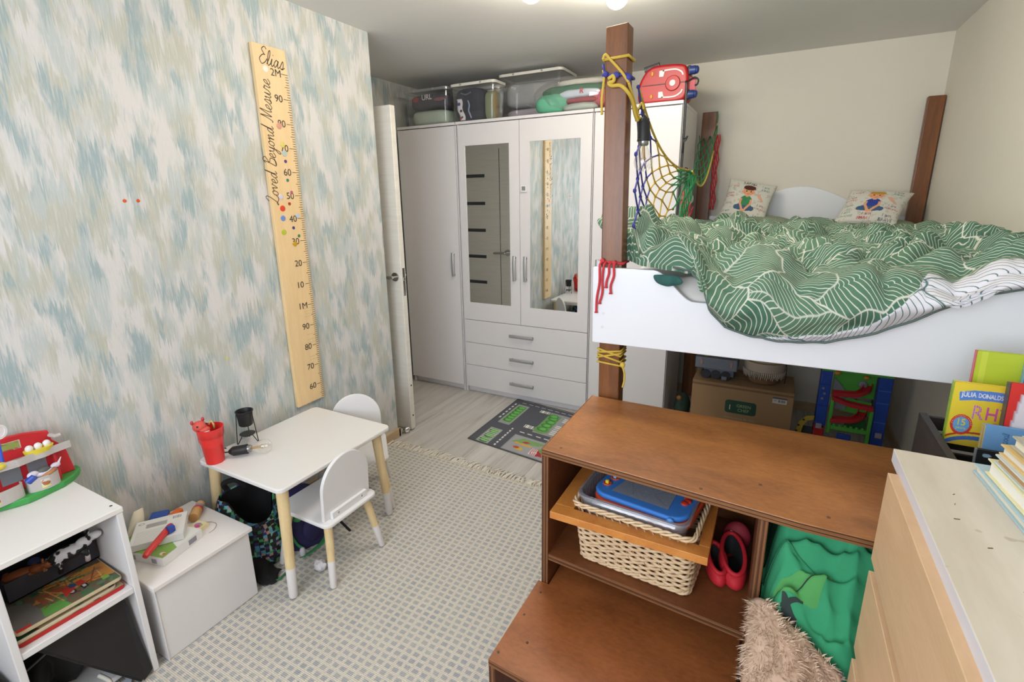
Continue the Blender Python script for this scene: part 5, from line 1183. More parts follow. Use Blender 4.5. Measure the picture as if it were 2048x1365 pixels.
b = MB(); b.xf = dm; b.box(-.111, -.010, .0205, -.101, .0, .031); P('stamp', b, mat('6fb0e0', .4), db, bevel=.002)
b = MB(); b.xf = dm
for k in range(4): b.lathe([(.010, .019), (.010, .024), (.005, .026), (0, .026)], 14, (.107+.004*(k % 2), -.02+.015*k, 0))
P('roller', b, mat('c23a28', .4), db, smooth=40)
b = MB(); b.xf = dm; b.ell((.098, -.108, .010), (.011, .008, .011)); P('slider_knob', b, mat('4a8fe0', .3), db, smooth=180)
# red pouch
rp_ = thing('red_pouch', 'red fabric pouch with black lining lying beside the wicker basket', 'pouch', (1.925, 1.28, .444))
def pouch(cx, cy, rx, ry, rot, h, tilt):
    m = Matrix.Translation((cx, cy, .446)) @ Matrix.Rotation(rot, 4, 'Z')
    prof = [(0, .0), (.9, .0), (1.0, .15), (1.02, .55), (.92, .9), (.80, 1.0)]
    out = MB(); out.grid(lambda u, v: tuple(m @ Vector((rx*lerp_tab([(i/5, p[0]) for i, p in enumerate(prof)], v)*math.cos(2*PI*u), ry*lerp_tab([(i/5, p[0]) for i, p in enumerate(prof)], v)*math.sin(2*PI*u), h*lerp_tab([(i/5, p[1]) for i, p in enumerate(prof)], v)*(1+tilt*math.sin(2*PI*u))+.002*math.sin(9*u+5*v)))), 26, 10, wrap=True)
    inn = MB(); inn.grid(lambda u, v: tuple(m @ Vector((rx*(.80-.25*v)*math.cos(2*PI*u), ry*(.80-.2*v)*math.sin(2*PI*u), h*(1-.75*v)*(1+tilt*math.sin(2*PI*u)*(1-v))))), 26, 6, wrap=True); inn.ell(tuple(m @ Vector((0, 0, h*.25))), (rx*.5, ry*.5, .003))
    rim = MB().tube([m @ Vector((rx*.82*math.cos(a*PI/14), ry*.82*math.sin(a*PI/14), h*(1+tilt*math.sin(a*PI/14))+.002)) for a in range(28)], .0058, 8, closed=True)
    return out, inn, rim
M_RF = mat('c21f2c', .7, bump=.25, bscale=160, name='red_fabric')
for a in ((1.929, 1.262, .034, .082, .18, .052, .25), (1.892, 1.235, .025, .060, .30, .045, .2)):
    o, i_, r_ = pouch(*a); P('body', o, M_RF, rp_, smooth=180); P('lining', i_, M_BLKF, rp_, smooth=180); P('binding', r_, M_RF, rp_, smooth=180)
P('back_panel', MB().ell((1.932, 1.352, .492), (.036, .022, .045)), mat('8e2230', .7), rp_, smooth=180)
P('print', MB().grid(lambda u, v: (1.915+.030*u, 1.331+.004*math.sin(PI*u)-.002, .505+.016*v-.02*u), 8, 4), mat('b9a4a8', .7), rp_, solid=.001)

# ------------------------------------------------------------------ clothes and fluffy blanket
def fold_(x, y, x0, y0, ang, wid, amp, ln=.12):
    """one soft crease running through (x0, y0) at an angle"""
    c_, s_ = math.cos(ang), math.sin(ang); a_ = (x-x0)*c_+(y-y0)*s_; d_ = -(x-x0)*s_+(y-y0)*c_+.02*math.sin(a_*22)
    return amp*math.exp(-(d_/wid)**2)*math.exp(-(a_/ln)**2)
FOLDS = [(2.06, 1.13, .15, .016, .030), (2.10, 1.085, .30, .013, .030), (2.05, 1.06, -.25, .012, .022), (2.12, 1.045, .55, .011, .028), (2.03, 1.02, .5, .012, .020), (2.09, 1.00, -.1, .010, .022), (2.11, .975, .7, .012, .026), (2.04, .985, -.6, .010, .016), (2.08, .955, .2, .010, .018), (2.15, 1.12, -.3, .014, .022)]
def hz(x, y):
    """height of the heap of clothes"""
    s = min(1, max(0, (y-.93)/.22)); z = .465+.250*(s*s*(3-2*s))**.8-.6*max(0, .945-y)
    z -= .16*max(0, min(1, (2.035-x)/.035))**2
    for q in FOLDS: z += fold_(x, y, *q)
    z += .030*(ridge(x*1.2, y*1.1, 7, 21)-.5)+.016*(ridge(x, y, 17, 23)-.5)
    return min(z, .740)
def shirt_pt(u, v):
    y = 1.36-(1.36-.955+.055*u)*v; xm = 2.134 if y < .952 else 2.134+.15*min(1, (y-.952)/.012)
    x = 1.996+(xm-1.996)*u; z = hz(x, y)
    if v > .95: z -= .10*((v-.95)/.05)**1.5; y += .012*((v-.95)/.05)
    return (x, y, z)
gs = MB().grid(shirt_pt, 90, 120, lambda u, v: (u*.3, v*.42))
def shirt_mat():
    t = NT('green_jersey'); co = t.coord(); c = t.mix(t.noise(co, 11, 3), srgb('2b8a5f'), srgb('3c9f70'))
    t.base(c); t.set(Roughness=.9); t.bump(t.noise(co, 400, 2), .15, .0008); return t.m
sh_ = thing('green_shirt', 'crumpled green sweatshirt with a dark print heaped in the brown box', 'clothes', (2.07, 1.1, 0))
P('fabric', gs, shirt_mat(), sh_, smooth=180)
def patch(name, pts, m, dz=.003, n=14):
    """cloth print that follows the heap: a quad of (x, y) corners laid on the fabric"""
    a, b, c, d = [Vector((p[0], p[1], 0)) for p in pts]
    def f(u, v): q = a.lerp(b, u).lerp(d.lerp(c, u), v); return (q.x, q.y, hz(q.x, q.y)+dz)
    return P(name, MB().grid(f, n, n), m, sh_, smooth=180)
M_PRN = mat('2c3a38', .8, name='dark_print'); M_PRL = mat('4f9a54', .85, name='light_green_print')
patch('print', ((2.030, 1.020), (2.062, 1.008), (2.058, .975), (2.036, .985)), M_PRN, .0036)
patch('print', ((2.015, 1.045), (2.118, 1.062), (2.095, 1.022), (2.03, 1.018)), M_PRL, .0026)
for pts in (((2.03, 1.012), (2.07, 1.022), (2.07, 1.019), (2.03, 1.009)), ((2.045, 1.03), (2.10, 1.05), (2.10, 1.047), (2.045, 1.027)), ((2.015, .998), (2.032, 1.006), (2.032, 1.001), (2.015, .993))): patch('print', pts, M_PRN, .0040, 8)
P('seam', MB().tube([(2.0+.10*t/24, 1.10-.045*t/24, hz(2.0+.10*t/24, 1.10-.045*t/24)+.001) for t in range(25)], .0016, 6), mat('2a7a52', .9), sh_, smooth=180)
P('clothes_pile', MB().box(2.00, .965, .001, 2.125, 1.48, .36), mat('2a2c30', .9), bevel=.03, seg=4, label='dark folded clothes under the green sweatshirt in the brown box', cat='clothes', base=(2.06, 1.2, 0))
def fpk(u, v):
    x = 2.112+.034*u; y = .966-.016*v
    return (x, y, hz(x, y)+.012-.020*v**2+.005*math.sin(29*u+11*v)*math.sin(17*v))
P('foil_packet', MB().grid(fpk, 12, 12), mat('c9ccd2', .3, .55, name='silver_foil'), label='crinkled silver foil packet between the shirt and the dresser', cat='packet', base=(2.11, .95, .46), solid=.001)
def bz(x, y):
    t = min(1, max(0, (1.03-y)/.40)); z = .575-.07*t-.42*t**2.2
    ex = min(1, max(0, (x-1.957)/.045)); z -= (1-ex)**2*.14
    z += .026*math.sin(14*x+9*y)*math.sin(11*y)+.02*mnoise.noise(Vector((x*12, y*12, 2)))
    return max(.016, z)
bl = thing('fluffy_blanket', 'fluffy beige blanket heaped between the brown step and the dresser', 'blanket', (2.05, .85, RUGZ))
def bpt(u, v):
    y = 1.020-.078*u-.43*v; x0 = 1.981; x1 = 2.136; x = x0+(x1-x0)*u; return Vector((x, y, bz(x, y)))
M_FLUFF = mat('c4a893', .95, vary=.1, name='beige_fleece')
P('cloth', MB().grid(lambda u, v: tuple(bpt(u, v)), 30, 50), M_FLUFF, bl, smooth=180, solid=.01)
fz = MB(); g = random.Random(12)
v_, f_ = [], []
for k in range(21000):
    u, w = g.random(), g.random()*.9; p = bpt(u, w); px_ = bpt(min(1, u+.02), w)-bpt(max(0, u-.02), w); py_ = bpt(u, min(1, w+.01))-bpt(u, max(0, w-.01))
    n_ = py_.cross(px_); n_ = -n_ if n_.z < 0 else n_
    if n_.length < 1e-9: continue
    n_.normalize(); cl__ = Vector((math.sin(p.x*130+3*math.sin(p.y*60)), math.cos(p.y*110+3*math.sin(p.x*90)), 0))
    d = (n_+cl__*.8+Vector((g.uniform(-.5, .5), g.uniform(-.5, .5)-.25, g.uniform(-.5, .1)))).normalized(); l = g.uniform(.014, .030); s_ = d.cross(Vector((g.random(), g.random(), g.random()))).normalized()*.0015
    q = p+d*l*.55+Vector((0, 0, -.001)); e = p+d*l+Vector((0, 0, -.006)); b = len(v_)
    e.x = min(e.x, 2.140)
    v_ += [p-s_, p+s_, q+s_*.8, q-s_*.8, e]; f_ += [(b, b+1, b+2, b+3), (b+3, b+2, b+4)]
fz.add(v_, f_); P('pile', fz, mat('d8bfa8', .95, vary=.12, name='beige_fleece_pile'), bl, kind='stuff')

# ------------------------------------------------------------------ dresser
dz_ = thing('dresser', 'birch veneered dresser with a worn white top at the right', 'dresser', (2.4, .58, 0))
def worn_top():
    t = NT('worn_white_top'); co = t.coord(); n = t.noise(t.mapping(co, (6, 1.2, 3)), 2.2, 5, .6); c = t.ramp(n, [(.35, srgb('c9bfae')), (.6, srgb('d8cfc0')), (.75, srgb('ddd6ca'))])
    k = t.noise(co, 23, 2); c = t.mix(t.ramp(k, [(.70, (0,)*3), (.73, (.5,)*3)]), c, srgb('a8977e')); t.base(c); t.set(Roughness=.5); return t.m
M_WTOP = worn_top(); M_WEDGE = mat('cfccd2', .5, vary=.06, name='chipped_white_edge')
tpm = MB().box(2.160, .17, .969, 2.640, .990, .993); tpm.mm = [0, 0, 0, 0, 0, 1]
P('top_panel', tpm, [M_WTOP, M_WEDGE], dz_, bevel=.0012)
for x, y, l, a in ((2.215, .735, .006, .4), (2.225, .66, .010, -.3), (2.205, .83, .005, 1.2), (2.195, .79, .007, .2), (2.21, .86, .004, .8)):
    P('scratch', MB().hexa([(x, y, .9925), (x+l*math.cos(a), y+l*math.sin(a), .9925), (x+l*math.cos(a), y+l*math.sin(a)+.0018, .9925), (x, y+.0018, .9925)], [(x, y, .9934), (x+l*math.cos(a), y+l*math.sin(a), .9934), (x+l*math.cos(a), y+l*math.sin(a)+.0018, .9934), (x, y+.0018, .9934)]), mat('5a4a3a', .7), dz_)
M_BRWNR = wood('brown_drawer_rail', '84643f', '9a7850', (2, 1, 2), .5, freq=3)
P('carcass', MB().box(2.170, .20, .0008, 2.622, .945, .969), M_BIRCH, dz_, bevel=.001)
for i in range(5):
    zt = .974-.190*i; zb = max(.03, zt-.166)
    P('drawer_front', MB().box(2.146, .19, zb, 2.163, .932, zt), M_BIRCH, dz_, bevel=.001)
    P('rail', MB().box(2.1645, .20, zb-.026, 2.1695, .93, zb+.03), M_BRWNR, dz_)
    P('drawer_edge', MB().box(2.1632, .20, zt-.004, 2.1698, .925, zt-.001), M_BRWNR, dz_)
# books stacked on the dresser
def book(name, label, x0, y0, x1, y1, z0, z1, cover, rot=0, group='books stacked on the dresser', pages='e0d8c2', cv=None):
    cx, cy = (x0+x1)/2, (y0+y1)/2; m = Matrix.Translation((cx, cy, 0)) @ Matrix.Rotation(math.radians(rot), 4, 'Z') @ Matrix.Translation((-cx, -cy, 0))
    t = thing(name, label, 'book', (cx, cy, z0), group); th = .0024
    def B(*b): q = MB(); q.xf = m; q.box(*b); return q
    P('cover', B(x0, y0, z1-th, x1, y1, z1), mat(cover, .4), t, bevel=.0006); P('cover', B(x0, y0, z0, x1, y1, z0+th), mat(cover, .4), t, bevel=.0006)
    P('spine', B(x1-.002, y0, z0+th+.0001, x1, y1, z1-th-.0001), mat(cover, .4), t); P('pages', B(x0+.004, y0+.003, z0+th+.0001, x1-.003, y1-.003, z1-th-.0001), mat(pages, .85), t)
    if cv is not None: P('printed_cover', print_mb(cv, lambda u, v: tuple(m @ Vector((x0+.001+(x1-x0-.002)*u, y0+.001+(y1-y0-.002)*v, z1+.0004)))), vcol(), t)
zb = .9935
book('book', 'thin pale blue book lowest in the stack on the dresser', 2.262, .70, 2.50, .962, zb, zb+.014, 'a9c3cd', 3)
book('book', 'thick white and yellow book second from bottom of the dresser stack', 2.268, .69, 2.50, .935, zb+.0145, zb+.038, 'e3dcae', 4, pages='e8e4da')
c = Canvas(50, 60, 'd8dcd8'); c.speckle(['e2d8a8', '9ab0b8', 'c8a878'], 12, .04, .12, 6)
book('book', 'cream book with a brown edge third in the dresser stack', 2.272, .69, 2.51, .925, zb+.0385, zb+.052, 'c8d4cf', 5, pages='b58a5a', cv=c)
book('book', 'white book with an orange back fourth in the dresser stack', 2.278, .69, 2.52, .93, zb+.0525, zb+.068, 'd8b878', 6, pages='ddd6c8')
c = Canvas(50, 60, '6f96bd'); c.poly([(0, 0), (.5, 0), (.3, 1), (0, 1)], 'b0aa9a'); c.disc(.7, .4, .2, '86a8c8')
book('book', 'blue book lying topmost in the stack on the dresser', 2.286, .69, 2.53, .925, zb+.0685, zb+.085, 'b4ac98', 6, cv=c)

# ------------------------------------------------------------------ black crate of picture books on the brown box
ck = thing('book_crate', 'black slatted crate of picture books standing on the brown box', 'crate', (2.45, 1.28, .7675))
M_CRATE = wood('black_stained_wood', '1d1918', '2e2826', (2, 2, 8), .55, freq=3)
P('side_panel', MB().box(2.276, 1.085, .7675, 2.290, 1.372, .929), M_CRATE, ck, bevel=.001); P('side_panel', MB().box(2.600, 1.085, .7675, 2.614, 1.372, .929), M_CRATE, ck, bevel=.001)
for k in range(4): P('slat', MB().box(2.290, 1.361, .775+.040*k, 2.600, 1.371, .805+.040*k), M_CRATE, ck, bevel=.001); P('slat', MB().box(2.290, 1.086, .775+.040*k, 2.600, 1.096, .805+.040*k), M_CRATE, ck, bevel=.001)
P('floor_panel', MB().box(2.2905, 1.0965, .7675, 2.5995, 1.3605, .774), M_CRATE, ck)
def upright(label, BL, w, h, th, lean, rot, cover, cv, spine=None, name='book', group='picture books in the black crate'):
    """book standing with its front cover towards the camera; BL bottom-left corner of the front cover"""
    m = Matrix.Translation(BL) @ Matrix.Rotation(math.radians(rot), 4, 'Z') @ Matrix.Rotation(math.radians(-lean), 4, 'X')
    t = thing(name, label, 'book', BL, group)
    def B(*b): q = MB(); q.xf = m; q.box(*b); return q
    P('cover', B(0, 0, 0, w, .002, h), mat(cover, .35), t, bevel=.0006); P('cover', B(0, th-.002, 0, w, th, h), mat(cover, .35), t, bevel=.0006)
    P('spine', B(-.0006, .0, 0, .0022, th, h), mat(spine or cover, .35), t, bevel=.0004); P('pages', B(.0025, .0022, .003, w-.004, th-.0022, h-.003), mat('e2dac6', .85), t)
    P('printed_cover', print_mb(cv, lambda u, v: tuple(m @ Vector((.0008+(w-.0016)*u, -.0008, .0008+(h-.0016)*v)))), vcol('glossy_cover', .3), t); return t, m
# yellow picture book
c = Canvas(190, 170, 'e3c93c'); A_ = 1.12
c.disc(.30, -.12, .42, 'b5442c', .36); c.disc(.30, -.13, .40, 'e3c93c', .34); c.disc(.30, -.15, .385, '4a6fb8', .325); c.disc(.30, -.19, .36, 'd4b83a', .30)
c.disc(.135, .335, .108, 'cf3f2e', .165); c.disc(.135, .335, .080, '6aa5d4', .124); c.text('15', .135, .375, .075, 'e3d04a', tall=1.5); c.text('years', .135, .27, .095, 'd8cf6a', tall=1.3)
for k in range(16): a = PI*(k+.5)/16; c.disc(.135+.094*math.cos(a), .335+.144*math.sin(a), .006, 'e3b09a')
c.poly([(.06, .855), (.20, .905), (.40, .92), (.75, .90), (.75, .745), (.40, .765), (.20, .75), (.075, .715)], '5a86d0')
c.text('JULIA', .155, .818, .145, 'e8e6e6', .04, tall=1.9); c.text('DONALDSON', .40, .834, .31, 'e8e6e6', 0, tall=1.9)
for st, x, col in (('R', .275, 'b0407c'), ('H', .40, 'cf5aa4'), ('Y', .52, 'b0407c')): c.text(st, x, .56, .11, col, tall=1.6)
ins = (abs(c.a-np.array(srgb('b0407c'))).sum(-1) < 1e-6) & (((c.Y*46) % 1 < .42) | ((c.X*46) % 1 < .3)); c.m(ins, 'dfa2c0')
c.disc(.37, .30, .04, 'a33a2c', .05); c.disc(.45, .36, .05, 'e08a3a', .07)
upright('yellow picture book with blue author band facing out of the crate', (2.301, 1.272, .905), .165, .134, .014, 4, -1, 'dfc63c', c, '8fae3a')
c = Canvas(90, 90, 'b3c437'); c.rect(.06, 0, .12, 1, 'c3d048'); c.disc(.26, .22, .08, 'dcdcd4', .10); c.disc(.34, .36, .08, 'dcdcd4', .10); c.disc(.25, .06, .12, 'c8a060', .06)
upright('lime green picture book at the back of the crate', (2.345, 1.338, .955), .15, .138, .014, 5, -2, 'b3c437', c, 'c24a58')
c = Canvas(60, 90, 'cf2f2c'); c.poly([(.06, 0), (.13, .80), (1, .76), (1, 0)], 'd9d2da'); c.line([(.06, 0), (.13, .80), (1, .76)], .02, 'b8aab8')
for k in range(6): c.disc(.6+.07*k, .3+.07*(k % 3), .03, random.Random(k).choice(['c49ab0', '9aa4c0', 'd8c0b0']))
upright('red picture book with a white panel in the crate', (2.367, 1.214, .966), .145, .100, .020, 8, -3, 'cf2f2c', c, '3a3030')
c = Canvas(80, 56, '6f9fd0'); c.text('goooal', .36, .5, .40, '3f6a98', -PI/2, tall=1.0, asp=1.4); c.disc(.64, .62, .05, '2f4a90', .06); c.poly([(.60, .25), (.75, .38), (.78, .28), (.64, .15)], 'a8b85a'); c.rect(0, 0, .02, 1, 'c8b070')
upright('small blue picture book with an olive tag low in the crate', (2.335, 1.195, .935), .095, .050, .010, 6, -2, '6f9fd0', c, 'b5a468')
c = Canvas(80, 50, '1d2226'); c.disc(.12, .82, .05, '8fa8c8', .07); c.disc(.72, .78, .06, '4f9a6a', .08); c.disc(.40, .52, .035, 'b0446a', .05); c.disc(.15, .25, .035, 'b8a84a', .05); c.disc(.62, .35, .02, '8a4a6a', .03)
upright('black picture book with tiny coloured stars in the crate', (2.320, 1.152, .893), .125, .056, .010, 8, 0, '22272b', c, '74777e')
c = Canvas(70, 60, '3c4a3a'); c.disc(.4, .5, .25, '55703f', .3); c.disc(.6, .7, .2, '2b3630', .2); c.poly([(.72, 0), (.90, 1), (1, 1), (1, 0)], 'cf4a34'); c.line([(.72, 0), (.9, 1)], .04, 'd89a70')
upright('dark green picture book with a red edge nearest the crate front', (2.372, 1.125, .915), .13, .080, .012, 10, -3, 'cfd2c8', c, 'dcdcd6')
c = Canvas(30, 60, '2f9a80'); c.rect(0, 0, .3, 1, '3a88a8'); c.rect(.6, 0, 1, 1, 'd87a9a')
upright('teal and pink picture book beside the lime book in the crate', (2.418, 1.318, .965), .10, .120, .014, 6, -3, '2f9a80', c, '7fb4d8')
c = Canvas(30, 40, '8a8250'); upright('olive book edge low at the front of the crate', (2.352, 1.108, .872), .09, .06, .010, 8, 0, '8a8250', c)
# ------------------------------------------------------------------ things stored under the bed
bx = thing('cardboard_box', 'large brown cardboard box with a green logo under the bed', 'box', (1.85, 3.14, 0))
M_CARD = mat('9a7a58', .85, vary=.05, name='brown_cardboard'); M_CARDE = mat('7a5c40', .9, name='cardboard_fold')
P('carton', MB().box(1.580, 3.0, .001, 2.120, 3.30, .338), M_CARD, bx, bevel=.003)
P('flap', MB().box(1.580, 3.0, .339, 2.118, 3.148, .343), M_CARD, bx, bevel=.001); P('flap', MB().box(1.580, 3.152, .339, 2.118, 3.30, .343), M_CARD, bx, bevel=.001)
P('fold', MB().box(1.581, 2.9985, .318, 2.119, 2.9995, .330), M_CARDE, bx)
M_LOGO = mat('1e4636', .6, name='dark_green_print')
P('logo_panel', place(MB().prism([(p[0], p[1]+.006*math.cos(p[0]*9)) for p in rrect(-.083, -.040, .083, .040, .016)], 0, .0008), frame((1.855, 2.9994, .205), (1, 0, 0), (0, 0, 1))), M_LOGO, bx)
fr_ = lambda x, z: frame((x, 2.9984, z), (1, 0, 0), (0, 0, 1))
M_LT = mat('8a9a72', .6, name='pale_green_lettering')
P('lettering', text_mb('GREEN', width=.075, xf=fr_(1.872, .220)), M_LT, bx, kind='stuff'); P('lettering', text_mb('CHEF', width=.060, xf=fr_(1.872, .194)), M_LT, bx, kind='stuff')
P('lettering', MB().box(1.796, 2.9978, .190, 1.801, 2.9986, .220), mat('b5b48a', .6), bx, kind='stuff')
P('lettering', text_mb('Healthy Eating. My Way.', width=.165, xf=frame((1.855, 2.9990, .138), (1, 0, 0), (0, 0, 1))), mat('b09a80', .7), bx, kind='stuff')
c = Canvas(50, 26, 'c9c3bd'); c.rect(0, .75, 1, 1, '55505a'); c.rect(.1, .3, .3, .62, 'a9a4a2')
for k in range(10): c.rect(.42+.045*k, .25, .42+.045*k+(.02 if k % 3 else .032), .62, '2b282c')
P('shipping_label', print_mb(c, flat((2.015, 2.9985, .272), (.072, 0, 0), (0, 0, .036))), vcol(), bx)
tv = thing('toy_truck', 'grey toy truck with yellow load standing on the cardboard box', 'toy', (1.70, 3.13, .3435))
M_GT = mat('6f7580', .5, name='grey_toy_plastic')
P('cargo_body', MB().box(1.580, 3.05, .405, 1.815, 3.21, .475), M_GT, tv, bevel=.006); P('chassis', MB().box(1.63, 3.06, .365, 1.80, 3.20, .405), mat('5a6070', .5), tv, bevel=.005)
P('front_guard', MB().box(1.735, 3.035, .350, 1.765, 3.06, .372), M_GT, tv, bevel=.004)
for x in (1.618, 1.782): P('light', MB().box(x-.007, 3.0465, .43, x+.007, 3.0495, .462), mat('9c7a78', .5), tv, bevel=.002)
for x in (1.645, 1.70, 1.755):
    for y in (3.052, 3.165): P('wheel', MB().cyl((x, y, .372), (x, y+.033, .372), .027, n=20), mat('2c2e36', .6), tv, smooth=40)
for x, y, z, rr_, cc in ((1.64, 3.10, .49, .022, 'c8a92e'), (1.675, 3.12, .495, .028, 'b9b830'), (1.72, 3.11, .488, .018, '8a4a34'), (1.76, 3.13, .487, .016, 'a24a3a'), (1.785, 3.10, .484, .012, 'b0a83c')): P('load', MB().ell((x, y, z), (rr_, rr_, rr_*.8), 12, 8, .6), mat(cc, .5), tv, smooth=180)
pl = thing('planter_basket', 'round cream and tan fringed basket standing on the cardboard box', 'basket', (1.955, 3.15, .3435))
P('lower_weave', MB().lathe([(0, 0), (.075, 0), (.085, .01), (.098, .07)], 32, (1.955, 3.15, .3435), cap=False), mat('8c6a4c', .85, bump=.4, bscale=120), pl, smooth=60)
P('upper_band', MB().lathe([(.099, .068), (.108, .072), (.112, .125), (.110, .150), (.104, .150), (.100, .12)], 32, (1.955, 3.15, .3435), cap=False), mat('b5a898', .85, bump=.4, bscale=90), pl, smooth=60)
P('cord', MB().tube([(1.955+.113*math.cos(a*PI/20), 3.15+.113*math.sin(a*PI/20), .482) for a in range(40)], .0035, 6, closed=True), mat('8a7048', .8), pl, smooth=180)
P('inner', MB().ell((1.955, 3.15, .47), (.100, .100, .02)), mat('4a3a2c', .9), pl, smooth=180)
fg = MB()
for k in range(64): a = 2*PI*k/64; c_, s_ = math.cos(a), math.sin(a); fg.tube([(1.955+.112*c_, 3.15+.112*s_, .425), (1.955+.111*c_, 3.15+.111*s_, .408), (1.955+.106*c_+.002*s_, 3.15+.106*s_, .392-.006*(k % 3))], .0042, 5)
P('fringe', fg, mat('b9ae9f', .9), pl, smooth=180, kind='stuff')
P('wire_handle', MB().tube([(2.058, 3.12, .50), (2.070, 3.115, .45), (2.070, 3.11, .40), (2.066, 3.10, .36)], .0018, 6), M_DARK, pl, smooth=180)
# marble tower
rm = thing('marble_run', 'blue, red and green toy marble run under the bed', 'toy', (2.40, 3.14, 0))
M_TB = mat('2a4fae', .4, name='toy_blue'); M_TR = mat('b8262c', .4, name='toy_red'); M_TG = mat('58b044', .4, name='toy_green'); M_TY = mat('b39a32', .45, name='toy_yellow'); M_TGR = mat('85868c', .5)
P('column', MB().box(2.238, 3.08, .150, 2.290, 3.15, .475), M_TB, rm, bevel=.004); P('column', MB().box(2.236, 3.075, .001, 2.288, 3.155, .142), M_TR, rm, bevel=.006)
P('column', MB().box(2.500, 3.08, .001, 2.560, 3.16, .475), M_TB, rm, bevel=.004)
for z in (.40, .33, .22): P('column_ridge', MB().box(2.503, 3.0775, z, 2.557, 3.0805, z+.006), mat('4a6fc8', .4), rm); 
for z in (.395, .27): P('column_ridge', MB().box(2.239, 3.0775, z, 2.289, 3.0805, z+.004), mat('1f3a86', .4), rm)
for x, z in ((2.255, .375), (2.264, .345), (2.256, .315)): P('peg', MB().cyl((x, 3.079, z), (x, 3.074, z), .007, n=14), M_TGR, rm, smooth=40)
for x0 in (2.244, 2.52): P('joint', MB().box(x0, 3.070, .135, x0+.030, 3.0795, .165), mat('a89aa8', .45), rm, bevel=.003)
P('green_panel', MB().box(2.300, 3.115, .335, 2.495, 3.120, .470), M_TG, rm, bevel=.002); P('green_panel', MB().prism([(2.35, .245), (2.49, .235), (2.49, .315), (2.37, .325)], 3.112, 3.118, 1), M_TG, rm, bevel=.002)
P('green_post', MB().box(2.296, 3.055, .125, 2.314, 3.075, .335), M_TG, rm, bevel=.004); P('green_post', MB().box(2.478, 3.055, .095, 2.496, 3.075, .290), M_TG, rm, bevel=.004)
gb = MB().box(2.314, 3.058, .150, 2.478, 3.072, .172)
for k in range(6): gb.ell((2.33+.026*k, 3.065, .175), (.009, .007, .008), 10, 6)
P('green_bar', gb, M_TG, rm, smooth=40); P('green_panel', MB().box(2.38, 3.105, .155, 2.478, 3.109, .215), mat('2f6a3a', .45), rm)
def ramp_(pts, w, m):
    mb = MB(); n = len(pts); v = []; f = []
    for x, y, z, a in pts:
        c_, s_ = math.cos(a), math.sin(a)
        for k, (o, h) in enumerate(((-w/2, .022), (-w/2, 0), (w/2, 0), (w/2, .022), (w/2-.004, .022), (w/2-.004, .005), (-w/2+.004, .005), (-w/2+.004, .022))): v.append((x-s_*o, y+c_*o, z+h))
    for i in range(n-1):
        for k in range(8): f.append((8*i+k, 8*i+8+k, 8*i+8+(k+1) % 8, 8*i+(k+1) % 8))
    f += [tuple(range(7, -1, -1)), tuple(8*(n-1)+k for k in range(8))]; mb.add(v, f); P('slide', mb, m, rm, smooth=30)
arc = lambda cx, cy, r, a0, a1, z0, z1, n=10: [(cx+r*math.cos(a0+(a1-a0)*k/n), cy+r*math.sin(a0+(a1-a0)*k/n), z0+(z1-z0)*k/n, a0+(a1-a0)*k/n+PI/2) for k in range(n+1)]
ramp_([(2.300, 3.055, .352, 0), (2.36, 3.052, .358, 0)]+arc(2.40, 3.11, .058, -PI/2, PI*.45, .362, .440), .042, M_TR)
ramp_([(2.300, 3.06, .325, 0), (2.38, 3.06, .300, 0), (2.490, 3.06, .290, 0)], .036, M_TR)
ramp_([(2.305, 3.06, .195, 0), (2.36, 3.058, .205, 0)]+arc(2.40, 3.11, .054, -PI/2, PI*.4, .21, .285), .042, M_TR)
P('grey_plate', MB().prism([(2.302, .345), (2.37, .36), (2.302, .44)], 3.100, 3.106, 1), M_TGR, rm); P('grey_plate', MB().box(2.31, 3.098, .258, 2.372, 3.104, .305), M_TGR, rm); P('grey_plate', MB().ell((2.435, 3.105, .415), (.022, .006, .022)), M_TGR, rm, smooth=180)
P('yellow_frame', MB().prism([(2.296, .04), (2.50, .0), (2.50, .06), (2.42, .055), (2.40, .10), (2.36, .10), (2.34, .075), (2.296, .09)], 3.085, 3.092, 1), M_TY, rm, bevel=.002)
P('blue_block', MB().box(2.35, 3.07, .075, 2.415, 3.084, .125), M_TB, rm, bevel=.002)
P('top_bar', MB().box(2.236, 3.075, .476, 2.562, 3.09, .492), M_TG, rm, bevel=.004)
P('top_knob', MB().ell((2.31, 3.07, .475), (.016, .012, .012)).ell((2.44, 3.07, .468), (.014, .012, .010)), mat('d08a34', .5), rm, smooth=180)
ya = [(2.145+.0, .0), (2.150, .10), (2.165, .165), (2.195, .205), (2.235, .215), (2.235, .19), (2.205, .178), (2.188, .145), (2.180, .09), (2.178, .0)]
yf = P('yellow_arch', MB().prism([(a-.004, b) for a, b in ya], 3.05, 3.062, 1), M_TY, rm, bevel=.002)
for x, z in ((2.165, .145), (2.158, .11), (2.156, .075), (2.154, .04), (2.186, .182)): P('arch_hole', MB().cyl((x-.004, 3.0498, z), (x-.004, 3.0488, z), .006, n=12), M_VOID, yf)
P('dark_card', MB().box(2.18, 3.085, .03, 2.234, 3.092, .13), mat('3a3c44', .6), label='dark grey toy card between the cardboard box and the marble run', cat='toy', base=(2.2, 3.09, .0))
P('cloth_bag', MB().ell((1.505, 3.18, .085), (.05, .11, .085), 20, 12), mat('2c3f34', .85, bump=.3, bscale=60), smooth=180, label='dark green cloth bag beside the cardboard box under the bed', cat='bag', base=(1.505, 3.18, 0))
P('toy_trim', MB().ell((1.500, 3.06, .185), (.016, .014, .016)), mat('8a5a30', .5), smooth=180, label='small brown toy ball on the dark green cloth bag', cat='toy', base=(1.5, 3.06, .17))

